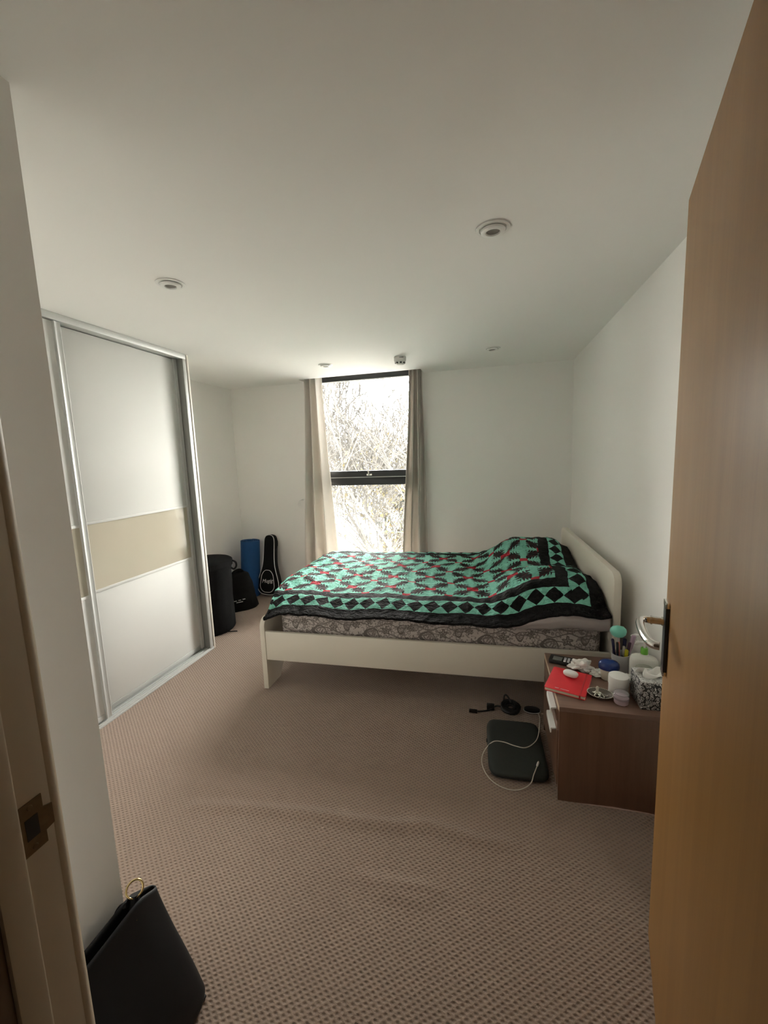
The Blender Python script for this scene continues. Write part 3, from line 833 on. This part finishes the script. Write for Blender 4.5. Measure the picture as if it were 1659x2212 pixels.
b = B(); b.box((-.040, -.083, .0158), (-.024, -.0805, .0161)); b.box((-.018, -.0835, .0158), (.016, -.0815, .0161)); bl('cover_print', b, 'piping', cv)
# earbud case
eb = thing('earbud_case', 'white oval earbud case on the red notebook', 'case', (.345, 1.868, ZT+.0169), -.55)
def pill(L, W, T, n=24, m=12):
    def fn(u, v):
        th = 2*pi*u; ph = pi*v
        s = lambda q, e: math.copysign(abs(q)**e, q)
        return (L*s(cos(th), .75)*max(1e-4, sin(ph))**.6, W*s(sin(th), .75)*max(1e-4, sin(ph))**.6, T*(1-s(cos(ph), .8)))
    return B().grid(fn, n, m, closeu=True)
bl('case_body', pill(.031, .022, .0115), 'white', eb, 80)
bl('lid_seam', B().tube([(.0312*cos(t*2*pi/40), .0222*sin(t*2*pi/40), .0155) for t in range(40)], .0005, 5, closed=True), 'whitem', eb)
# crumpled tissues
def crumple(label, loc, R, seed, flat=.6, peak=0.):
    root = thing('crumpled_tissue', label, 'tissue', loc, 0, 'crumpled tissues')
    def fn(u, v):
        th = 2*pi*u; ph = pi*v; d = Vector((cos(th)*sin(ph), sin(th)*sin(ph), -cos(ph)))
        k = .85+.75*nz(d.x*1.7+seed, d.y*1.7, d.z*1.7)+.55*abs(nz(d.x*2.9, d.y*2.9+seed, d.z*2.9))+.05*nz(d.x*8, d.y*8, d.z*8+seed)
        p = d*R*k; z = max(0, R*flat+p.z*flat)
        return (p.x*1.25, p.y*.85, z+peak*max(0, d.z)**3)
    B().grid(fn, 42, 26, closeu=True).obj('crumple', 'tissue', root, world=False, angle=38)
crumple('crumpled white tissue leaning on the calculator', (.408, 1.962, ZT), .036, 2.3, .55, .018)
crumple('smaller crumpled tissue beside the blue lidded jar', (.470, 1.925, ZT), .027, 6.1, .5)
# blue lidded jar
bj = thing('blue_lidded_jar', 'cream jar with domed blue lid on the nightstand', 'jar', (.507, 1.905, ZT))
lt_ = lambda prof, n=32, sx=1., sy=1.: B().lathe(prof, n=n, sx=sx, sy=sy)
bl('jar_body', lt_([(0, 0), (.027, 0), (.029, .003), (.035, .050), (.035, .055), (0, .055)], sx=1.05, sy=.8), 'cream', bj)
bl('lid', lt_([(.0365, .048), (.040, .05), (.041, .060), (.039, .073), (.032, .081), (.018, .0845), (0, .0855)], sx=1.05, sy=.8), 'blue', bj)
# white cylinder jar
wj = thing('white_jar', 'plain white cylindrical jar on the nightstand', 'jar', (.516, 1.795, ZT))
bl('jar_body', lt_([(0, 0), (.036, 0), (.037, .002), (.037, .052), (0, .052)]), 'whitem', wj)
bl('lid', lt_([(.0378, .040), (.0385, .041), (.0385, .074), (.0375, .0765), (0, .077)]), 'white', wj)
# small lilac jar
pj_ = thing('lilac_cream_jar', 'small lilac cream jar with clear lid in front of the white jar', 'jar', (.507, 1.722, ZT))
bl('cream_pot', lt_([(0, 0), (.0245, 0), (.026, .002), (.026, .026), (0, .0265)]), 'pinkjar', pj_)
bl('clear_lid', lt_([(.0275, .018), (.0282, .019), (.0282, .040), (.027, .0425), (0, .043), (0, .0405), (.0262, .040), (.0267, .019), (.0275, .018)]), 'clear', pj_)
# jewellery dish
jd = thing('trinket_dish', 'oval silver trinket dish beside the notebook', 'dish', (.437, 1.752, ZT), -.15)
bl('dish', lt_([(0, 0), (.022, 0), (.030, .004), (.047, .014), (.0485, .0155), (.047, .0165), (.030, .0075), (.022, .004), (0, .0035)], 40, 1.0, .82), 'dishin', jd)
b = B()
for k in range(44):
    a_ = 2*pi*k/44; b.lathe([(0, -.0022), (.0018, -.001), (.0022, 0), (.0018, .001), (0, .0022)], (.0475*cos(a_), .0475*.82*sin(a_), .0165), 7)
bl('beaded_rim', b, 'silver', jd)
for k, (dx, dy, r, tx, ty, lab) in enumerate(((-.006, .008, .011, .25, .2, 'silver ring at the back of the trinket dish'), (.016, -.006, .010, -.2, .3, 'silver ring at the right of the trinket dish'), (-.014, -.012, .009, .3, -.2, 'silver ring at the front left of the trinket dish'), (.003, -.018, .008, .1, .2, 'small silver ring at the front of the trinket dish'))):
    rg = thing('finger_ring', lab, 'ring', (.437+dx, 1.752+dy, ZT+.010), 0, 'rings in the trinket dish')
    mm = Matrix.Rotation(tx, 4, 'X') @ Matrix.Rotation(ty, 4, 'Y')
    bl('band', B().tube([mm @ Vector((r*cos(t*pi/12), r*sin(t*pi/12), .001)) for t in range(24)], .0016, 7, closed=True), 'silver', rg)
    bl('stone', B().lathe([(0, 0), (.003, .001), (.0038, .003), (0, .005)], n=8, mtx=mm @ Matrix.Translation((r, 0, .001))), 'chrome', rg)
st = thing('star_ornament', 'pale star shaped ornament standing in the trinket dish', 'ornament', (.428, 1.760, ZT+.0045), .3)
b = B(); pts = []
for k in range(10):
    rr_ = .019 if k % 2 == 0 else .008; pts.append((rr_*cos(k*pi/5), rr_*sin(k*pi/5)))
b.prism(pts, 'z', .002, .008, .001); bl('star', b, 'cream', st); bl('stem', B().lathe([(.005, .006), (.004, .016), (.0055, .026), (.004, .034), (0, .036)], n=12), 'cream', st)
# pen cup and pens
CX, CY = .574, 1.985
pc = thing('pen_cup', 'pale grey cup holding pens and a face brush', 'cup', (CX, CY, ZT))
bl('cup', lt_([(0, 0), (.031, 0), (.033, .002), (.037, .085), (.0372, .086), (.0355, .086), (.0315, .004), (0, .004)]), 'cup', pc)
def pen(name, label, cat, dx, dy, tx, ty, L, r, m, tip=None, capm=None):
    base = Vector((CX+dx, CY+dy, ZT+.006)); d = Vector((tx, ty, 1)).normalized()
    root = thing(name, label, cat, base, 0, 'pens in the grey cup')
    P = lambda q: tuple(d*q)
    bl('barrel', B().tube([P(0), P(.004), P(L*.6), P(L-.003), P(L)], [r*.6, r, r, r, r*.6], 10), m, root)
    if capm: bl('cap', B().tube([P(L*.62), P(L*.63), P(L-.002), P(L+.001)], [r*1.05, r*1.18, r*1.18, r*.8], 10), capm, root)
    s_ = Vector((1, 0, 0)); bl('clip', B().tube([tuple(d*(L*.75)+s_*r*1.3), tuple(d*(L-.006)+s_*r*1.35), tuple(d*(L-.003)+s_*r*.6)], .0011, 5), 'silver', root)
pen('pen', 'navy pen leaning left in the grey cup', 'pen', -.017, -.006, -.13, .02, .148, .0048, 'navy', None, 'navy')
pen('pen', 'second navy pen standing just right of the leftmost pen', 'pen', -.010, -.012, -.08, -.06, .140, .0045, 'navy', None, 'plblack')
pen('pen', 'coral red pen in the grey cup', 'pen', -.004, .004, -.04, -.02, .132, .0045, 'coral')
pen('pen', 'black pen with silver clip in the middle of the cup', 'pen', .004, -.010, .03, -.05, .122, .0045, 'plblack', None, 'silver')
pen('highlighter', 'yellow highlighter in the grey cup', 'highlighter', .012, -.008, .07, -.06, .104, .0075, 'yellow', None, 'yellow')
pen('pen', 'dark purple pen leaning right in the cup', 'pen', .016, .002, .16, .0, .134, .005, 'purple', None, 'purple')
pen('marker', 'navy marker at the back of the cup', 'marker', .010, .012, .08, .05, .142, .0065, 'navy', None, 'navy')
pen('comb', 'lilac flat comb handle standing at right of the cup', 'comb', .019, .010, .24, .05, .165, .0075, 'lilac', None, 'lilac')
fb_base = Vector((CX-.004, CY+.012, ZT+.006)); fbd = Vector((-.03, .0, 1)).normalized()
fbr = thing('face_brush', 'teal round headed face brush standing in the grey cup', 'brush', fb_base, 0)
bl('stick', B().tube([tuple(fbd*0), tuple(fbd*.08), tuple(fbd*.165)], [.004, .0042, .004], 10), 'cup', fbr)
mm = Matrix.Translation(fbd*.178) @ Matrix.Rotation(-.35, 4, 'X')
b = B(); b.lathe([(0, -.028), (.016, -.026), (.029, -.015), (.034, 0), (.032, .012), (.021, .023), (0, .027)], n=28, mtx=mm); bl('brush_head', b, 'teal', fbr, 80)
b = B()
for k in range(14): b.lathe([(0, -.0015), (.0016, 0), (0, .0015)], n=6, mtx=mm @ Matrix.Translation((.018*cos(k*.45), -.026+.001*cos(k), .018*sin(k*.45))))
bl('bristle_ring', b, 'teal', fbr)
# lotion bottle, green collar
lo = thing('lotion_bottle', 'white lotion pump bottle with green collar on the nightstand', 'bottle', (.642, 1.905, ZT), -.25)
def sbottle(Lx, Ly, prof):
    def fn(u, v):
        th = 2*pi*u; k = v*(len(prof)-1); i = min(len(prof)-2, int(k)); t = k-i
        r = prof[i][0]+(prof[i+1][0]-prof[i][0])*t; z = prof[i][1]+(prof[i+1][1]-prof[i][1])*t
        s = lambda q, e: math.copysign(abs(q)**e, q)
        return (Lx*r*s(cos(th), .62), Ly*r*s(sin(th), .62), z)
    return B().grid(fn, 40, len(prof)*3, closeu=True)
bl('bottle_body', sbottle(.054, .030, [(0.01, 0), (.93, 0), (1, .006), (1.0, .05), (1.0, .088), (.97, .102), (.88, .112), (.66, .119), (.36, .123), (.30, .126), (.30, .131), (.01, .131)]), 'lotion', lo, 60)
b = B(); b.prism([(-.037, .018), (.037, .018), (.037, .070), (.030, .086), (.018, .094), (0, .097), (-.018, .094), (-.030, .086), (-.037, .070)], 'y', -.0312, -.0290); lb = bl('label', b, 'lotlabel', lo)
b = B(); b.box((-.014, -.0316, .070), (.014, -.0310, .0735)); b.box((-.022, -.0316, .060), (.022, -.0310, .0615)); bl('label_print', b, 'print', lb)
bl('pump_collar', lt_([(0, .129), (.0145, .129), (.0148, .131), (.0135, .154), (.012, .156), (0, .156)]), 'green', lo)
b = B(); b.tube([(0, 0, .154), (0, 0, .176)], .0042, 10); b.lathe([(0, .172), (.010, .173), (.011, .178), (.009, .184), (0, .185)], n=16); b.tube([(0, 0, .179), (-.018, -.006, .181), (-.030, -.010, .178), (-.034, -.0115, .172)], [.0055, .005, .004, .0035], 8); bl('pump_head', b, 'white', lo)
# second clear pump bottle behind
pb = thing('pump_bottle', 'small white pump bottle standing behind the lotion bottle', 'bottle', (.650, 2.035, ZT), .4)
bl('bottle_body', lt_([(0, 0), (.024, 0), (.026, .003), (.026, .090), (.022, .104), (.012, .112), (.011, .118), (0, .118)]), 'whitem', pb)
b = B(); b.lathe([(0, .116), (.0125, .116), (.0125, .130), (.006, .132), (.004, .150), (.010, .152), (.010, .159), (0, .161)], n=16); b.tube([(0, 0, .156), (-.02, 0, .158), (-.028, 0, .154)], [.005, .004, .003], 8); bl('pump_head', b, 'white', pb)
# tissue box
tb = thing('tissue_box', 'black and white doodle patterned tissue box next to the door edge', 'tissue box', (.622, 1.748, ZT), .02)
bl('box', B().box((-.058, -.060, 0), (.062, .060, .112), .0025), 'doodle', tb)
b = B(); b.prism(rpoly(-.0575, .0615, -.0595, .0595, .003, 3), 'z', .1115, .1128); bl('box_top', b, 'doodletop', tb)
b = B(); b.prism([(.032*cos(t*pi/12), .018*sin(t*pi/12)) for t in range(24)], 'z', .1126, .1134); bl('opening', b, 'slot', tb)
def plume(u, v):
    a_ = 2*pi*u; k = v
    r = .012+.035*k*(1+.35*sin(3*a_+1)+.2*sin(5*a_))
    return (r*cos(a_)*1.1, r*sin(a_)*.55, .113+.036*k*(1+.4*sin(2*a_+.5))-.028*k**3*(1+.5*cos(3*a_)))
o = B().grid(plume, 44, 12, closeu=True).obj('tissue_plume', 'tissue', tb, world=False, angle=60)
md = o.modifiers.new('thick', 'SOLIDIFY'); md.thickness = .0008
# loose folded tissue by the cup
crumple('folded tissue lying between the grey cup and the lotion bottle', (.585, 1.895, ZT), .024, 9.4, .55, .012)

# ------------------------------------------------------------------ on the floor by the nightstand
sl = thing('laptop_sleeve', 'dark green grey padded sleeve lying flat beside the nightstand', 'laptop sleeve', (.115, 1.905, .001), .035)
def cushion(L, W, T, r=.5):
    def fn(u, v):
        th = 2*pi*u; ph = pi*v; s = lambda q, e: math.copysign(abs(q)**e, q)
        k = max(1e-5, sin(ph))**.38
        return (L*s(cos(th), .28)*k, W*s(sin(th), .28)*k, T*(1-s(cos(ph), .55)))
    return B().grid(fn, 64, 18, closeu=True)
bl('padded_body', cushion(.128, .195, .019), 'sleeve', sl, 80)
bl('zip', B().tube([(.1285*math.copysign(abs(cos(t*pi/32))**.28, cos(t*pi/32)), .1955*math.copysign(abs(sin(t*pi/32))**.28, sin(t*pi/32)), .019) for t in range(64)], .0018, 6, closed=True), 'plblack', sl)
bl('zip_pull', B().box((-.1345, .02, .016), (-.128, .045, .021), .001), 'plblack', sl)
cb = thing('charging_cable', 'off white charging cable curling over the padded sleeve', 'cable', (.10, 1.85, .001))
zc_ = .0425
cpts = [(.252, 2.235, .004), (.256, 2.19, .004), (.250, 2.13, .012), (.243, 2.08, .045), (.228, 1.99, zc_+.002), (.205, 1.93, zc_+.001), (.160, 1.885, zc_), (.110, 1.888, zc_), (.060, 1.905, zc_), (.012, 1.900, zc_-.002),
        (-.028, 1.865, .014), (-.040, 1.805, .004), (-.022, 1.735, .004), (.015, 1.685, .004), (.070, 1.660, .004), (.120, 1.668, .004), (.165, 1.700, .012), (.180, 1.720, .040), (.192, 1.752, zc_), (.200, 1.775, zc_+.001)]
pp = crom(cpts, 8)
B().tube(pp, .0021, 8).obj('cord', 'cable', cb)
d = (pp[-1]-pp[-2]).normalized(); e0 = pp[-1]
b = B(); b.tube([e0-d*.004, e0, e0+d*.020], [.003, .0046, .0046], 10); pg = b.obj('plug', 'white', cb)
B().tube([e0+d*.020, e0+d*.027], .0032, 8).obj('plug_tip', 'silver', pg)
# coiled black cable / headphones
hp = thing('coiled_black_cable', 'black coiled cable with strap lying under the bed edge', 'cable', (.105, 2.205, .001))
b = B(); rnd = random.Random(4); pts = []
for k in range(150):
    t = k*.42; R = .036+.013*sin(t*.37)
    pts.append((.108+R*cos(t), 2.215+R*.8*sin(t), .010+.022*(.5+.5*sin(t*.21+1))+.02*(.5+.5*sin(t))))
b.tube(pts, .0062, 7); b.obj('coil', 'plblack', hp)
B().tube(crom([(.07, 2.215, .03), (.03, 2.225, .022), (-.005, 2.205, .008), (-.045, 2.19, .005), (-.07, 2.185, .005)], 6), .0045, 8).obj('cord_end', 'plblack', hp)
b = B(); b.box((-.115, 2.168, .001), (-.070, 2.190, .014), .003); b.obj('plug', 'plblack', hp)
B().box((-.02, 2.21, .001), (.022, 2.242, .028), .004).obj('adapter', 'plblack', hp)
b = B(); b.tube(crom([(.07, 2.25, .03), (.075, 2.265, .06), (.085, 2.26, .074), (.10, 2.245, .065), (.11, 2.23, .05)], 6), .005, 8); b.obj('strap', 'plblack', hp)
pk = thing('black_slipper_puck', 'flat black oval pad with pale rim beside the nightstand base', 'pad', (.222, 2.245, .001))
bl('pad', lt_([(0, 0), (.040, 0), (.043, .006), (.041, .016), (0, .018)], 32, 1., .62), 'plblack', pk)
bl('rim', B().tube([(.0435*cos(t*pi/20), .0435*.62*sin(t*pi/20), .006) for t in range(40)], .0018, 6, closed=True), 'whitem', pk)

# ------------------------------------------------------------------ far left corner
db = thing('drum_bag', 'tall black cylindrical fabric bag beside the wardrobe end', 'bag', (-2.335, 2.945, 0))
def drum(u, v):
    a_ = 2*pi*u; z = .575*v
    r = .205*(1+.05*sm(.85, 1., v)-.03*sin(pi*v))+.006*nz(cos(a_)*3, sin(a_)*3, z*6)+.004*nz(cos(a_)*9, sin(a_)*9, z*4)
    if v < .04: r -= .02*(1-v/.04)
    return (r*cos(a_), r*sin(a_), z+.012*sin(a_+.6)*v)
bl('body', B().grid(drum, 64, 40, closeu=True), 'greycloth', db, 80)
bl('base', lt_([(0, .002), (.187, .002), (.187, .006), (0, .006)], 48), 'greycloth', db)
bl('lid', B().lathe([(.213, .555), (.219, .56), (.219, .602), (.205, .612), (.1, .618), (0, .620)], n=56), 'greycloth', db)
bl('handle_loop', B().tube(crom([(.19, .10, .59), (.225, .10, .575), (.240, .085, .545), (.232, .06, .525), (.212, .05, .54)], 5), .008, 8), 'blackcloth', db)
bl('drawcord', B().tube([(.17, -.04, .006), (.25, -.015, .006), (.262, -.012, .005)], .004, 6), 'blackcloth', db)
gb = thing('holdall_bag', 'slumped black holdall bag behind the drum bag', 'bag', (-2.43, 3.47, 0), -.75)
def hold(u, v):
    a_ = 2*pi*u; k = v
    w_ = (1-.55*k**1.3); R = Vector((.150*w_*math.copysign(abs(cos(a_))**.7, cos(a_)), .20*(1-.58*k**1.1)*math.copysign(abs(sin(a_))**.7, sin(a_)), 0))
    if k > .93: R *= max(.0, (1-k)/.07)**.5
    z = .36*k
    n_ = .02*nz(R.x*8, R.y*8, z*8+2)+.01*nz(R.x*20, R.y*20, z*20)
    return (R.x*(1+n_*3)+.01, R.y*(1+n_*3)+.04*k, max(0.001, z+n_*.6*k))
bl('body', B().grid(hold, 64, 32, closeu=True), 'blackcloth', gb, 80)
bl('strap', B().tube(crom([(.03, -.05, .32), (.05, .0, .375), (.03, .06, .37), (-.01, .10, .30), (.0, .13, .22)], 6), [.012]*25, 8), 'blackcloth', gb)
bl('pocket', B().grid(lambda u, v: (.150-.030*v+.014*sin(pi*u)*sin(pi*v)-.02*v*v, -.11+.22*u, .045+.13*v), 14, 10), 'greycloth', gb)
b = B(); rnd = random.Random(2)
for k in range(3): b.box((.140, -.055+k*.04, .105+.002*k), (.1525, -.030+k*.04, .109+.002*k))
b.box((.140, -.035, .089), (.1560, .025, .094)); bl('printed_marks', b, 'piping', gb)
ym = thing('rolled_exercise_mat', 'blue rolled exercise mat standing in the far corner', 'mat', (-2.478, 3.81, 0))
pts = []
for k in range(200):
    t = k/199*2*pi*4.2; r = .026+.080*k/199; pts.append((r*cos(t+.6), r*sin(t+.6)))
th_ = .0085
vv = []; ff = []
for (x, y), nx in zip(pts, range(200)):
    L = sqrt(x*x+y*y); 
    for z in (0.001, .592):
        vv.append((x, y, z)); vv.append((x*(1-th_/L), y*(1-th_/L), z))
for k in range(199):
    a_, c_ = k*4, (k+1)*4
    ff += [(a_, c_, c_+2, a_+2), (a_+1, a_+3, c_+3, c_+1), (a_+2, c_+2, c_+3, a_+3), (a_, a_+1, c_+1, c_)]
ff += [(0, 2, 3, 1), (199*4, 199*4+1, 199*4+3, 199*4+2)]
tm = Matrix.Rotation(.05, 4, 'Y') @ Matrix.Rotation(-.035, 4, 'X')
link_mesh('roll', [tuple(tm @ Vector(q)+Vector((-.012, 0, .004))) for q in vv], ff, 'bluefoam', ym, None, world=False, angle=50)
# ukulele case: local x across, y depth (front -y), z up; leans back
uk = thing('ukulele_case', 'black ukulele case with white piping leaning against the far wall', 'instrument case', (-2.262, 3.845, .0), -.10)
halfw = [(0, .0), (.005, .06), (.02, .098), (.05, .122), (.09, .132), (.13, .130), (.18, .116), (.24, .096), (.30, .079), (.36, .070), (.44, .066), (.52, .065), (.58, .062), (.61, .052), (.628, .034), (.636, .0)]
hw = crom([(b_, a_, 0) for a_, b_ in halfw], 4)
outl = [(p.x, p.y) for p in hw]+[(-p.x, p.y) for p in reversed(hw[1:-1])]
LEAN = Matrix.Rotation(-.16, 4, 'X')
def ukxf(q): return tuple(LEAN @ Vector(q)+Vector((0, 0, .012)))
def ukring(scale, y, cz=.30):
    return [(x*scale, y, z if scale == 1 else z) for x, z in outl]
n_ = len(outl); vv = []; ff = []
lay = [(.965, -.062), (1.0, -.056), (1.0, -.004), (.965, .002)]
for sc_, yy in lay:
    for x, z in outl:
        nzv = .318+(z-.318)*(1-(1-sc_)*.5); vv.append(ukxf((x*sc_, yy, nzv)))
for k in range(len(lay)-1):
    for i in range(n_): j = (i+1) % n_; ff.append((k*n_+i, k*n_+j, (k+1)*n_+j, (k+1)*n_+i))
ff.append(tuple(range(n_))); ff.append(tuple(reversed(range((len(lay)-1)*n_, len(lay)*n_))))
link_mesh('body', vv, ff, 'blackcloth', uk, None, world=False, angle=50)
bl('piping', B().tube([ukxf((x*.985, -.0625, .318+(z-.318)*.993)) for x, z in outl[::2]], .0036, 6, closed=True), 'piping', uk)
pk_ = rpoly(-.086, .086, .030, .262, .07, 8); pk_ = [(x*(1-.28*max(0, (z-.12)/.142)), z) for x, z in pk_]
b = B(); b.prism(pk_, 'y', -.078, -.060, .006); b.v = [ukxf(q) for q in b.v]; fp = bl('front_pocket', b, 'blackcloth', uk)
bl('pocket_piping', B().tube([ukxf((x, -.078, z)) for x, z in pk_], .003, 6, closed=True), 'piping', fp)
tc_ = bpy.data.curves.new('logo', 'FONT'); tc_.body = 'Mugig'; tc_.size = .056; tc_.shear = .30; tc_.extrude = .0008; tc_.align_x = 'CENTER'
to = bpy.data.objects.new('tmp_text', tc_); col.objects.link(to)
dg = bpy.context.evaluated_depsgraph_get(); tme = bpy.data.meshes.new_from_object(to.evaluated_get(dg))
bpy.data.objects.remove(to)
tv = [ukxf((q.co.x, -.0795-q.co.z, .132+q.co.y+q.co.x*.10)) for q in tme.vertices]; tf = [tuple(p.vertices) for p in tme.polygons]
link_mesh('logo_lettering', tv, tf, 'piping', fp, None, world=False, smooth=False)
b = B(); b.tube([ukxf(q) for q in ((.058, -.03, .60), (.078, -.03, .57), (.080, -.03, .52), (.064, -.03, .49))], .007, 8); bl('carry_handle', b, 'blackcloth', uk)

# ------------------------------------------------------------------ tote bag by the doorway
tt = thing('tote_bag', 'black leather tote bag with gold ring standing by the doorway wall', 'handbag', (-.80, .635, 0))
T0, T1 = .440, .800     # y extent
def tote(u, v):
    """u round the outline (closed), v up"""
    a_ = 2*pi*u; k = v
    hy_ = (T1-T0)/2*(1-.10*k); cy_ = (T0+T1)/2-.006*k
    hx_ = .088*(1-.80*sm(.05, 1., k))
    cx_ = -.815-.052*k
    s = lambda q, e: math.copysign(abs(q)**e, q)
    x = cx_+hx_*s(cos(a_), .6)*(1 if k > .05 else .86+2.8*k); y = cy_+hy_*s(sin(a_), .35)*(1 if k > .05 else .93+1.4*k)
    z = .352*k-.042*k*sm(.70, .80, y)*1.0
    return (x+.004*nz(x*9, y*9, z*9), y, max(.001, z))
bb = B().grid(tote, 64, 30, closeu=True)
o = bb.obj('body', 'blackleather', tt, angle=80)
md = o.modifiers.new('thick', 'SOLIDIFY'); md.thickness = .004
B().box((-.885, .462, .001), (-.742, .778, .010), .004).obj('base', 'blackleather', tt)
rc = Vector((-.872, .722, .366))
rg_ = B().tube([rc+Vector((.6, .8, 0))*.0185*cos(t*pi/14)+Vector((-.45, .34, .826))*.0185*sin(t*pi/14) for t in range(28)], .0026, 10, closed=True).obj('ring', 'gold', tt)
B().tube(crom([(-.872, .720, .352), (-.868, .712, .330), (-.862, .706, .305), (-.857, .70, .285)], 4), [.012]*13, 8).obj('ring_tab', 'blackleather', tt)
B().tube(crom([(-.876, .70, .345), (-.890, .69, .340), (-.900, .67, .30), (-.904, .65, .25), (-.905, .60, .20), (-.905, .53, .20), (-.900, .49, .26), (-.893, .475, .31)], 6), .007, 8).obj('strap', 'blackleather', tt)
for yy, zz in ((.693, .318), (.675, .303)): B().lathe([(0, 0), (.004, 0), (.003, .002), (0, .003)], n=10, mtx=Matrix.Translation((-.846, yy, zz)) @ Matrix.Rotation(pi/2, 4, 'Y')).obj('rivet', 'gold', tt)

# ------------------------------------------------------------------ ceiling fittings
def downlight(label, x, y):
    root = thing('recessed_downlight', label, 'downlight', (x, y, H), 0, 'recessed ceiling downlights')
    L = lambda prof, m, nm, par: B().lathe(prof, (x, y, H), 40).obj(nm, m, par)
    L([(.034, -.0005), (.054, -.0005), (.058, -.0015), (.057, -.004), (.047, -.005), (.0445, -.002), (.034, -.002), (.034, -.0005)], 'white', 'outer_ring', root)
    L([(.0235, -.006), (.0405, -.006), (.0415, -.008), (.040, -.013), (.034, -.0155), (.025, -.015), (.023, -.012), (.0235, -.006)], 'white', 'inner_ring', root)
    L([(.0, -.0095), (.0232, -.0095), (.0232, -.0065), (0, -.0065)], 'lens', 'lens', root)
downlight('round recessed ceiling light nearest the door, at right', .014, 1.595)
downlight('round recessed ceiling light in front of the wardrobe', -1.312, 1.608)
downlight('small recessed ceiling light near the left curtain top', -1.304, 3.326)
downlight('small recessed ceiling light right of the smoke detector', .024, 3.312)
sd = thing('smoke_detector', 'white smoke detector on the ceiling above the window', 'smoke detector', (-.674, 3.305, H))
lz = lambda prof, m, nm, par, n=36: B().lathe(prof, (-.674, 3.305, H), n).obj(nm, m, par)
lz([(0, -.0005), (.046, -.0005), (.0475, -.003), (.0475, -.030), (.045, -.034), (0, -.034)], 'whitem', 'base', sd)
hd_ = lz([(.045, -.034), (.043, -.038), (.030, -.058), (.024, -.062), (0, -.063)], 'whitem', 'sensor_head', sd)
for k in range(8):
    a_ = k*pi/4+.35
    m_ = Matrix.Translation((-.674+.0375*cos(a_), 3.305+.0375*sin(a_), H-.0475)) @ Matrix.Rotation(a_, 4, 'Z') @ Matrix.Rotation(.58, 4, 'Y')
    B().box((-.002, -.007, -.006), (.002, .007, .006), .001, mtx=m_).obj('vent', 'slot', hd_)
B().box((-.674+.004, 3.305-.0482, H-.014), (-.674+.036, 3.305-.040, H-.011)).obj('seam', 'slot', sd)
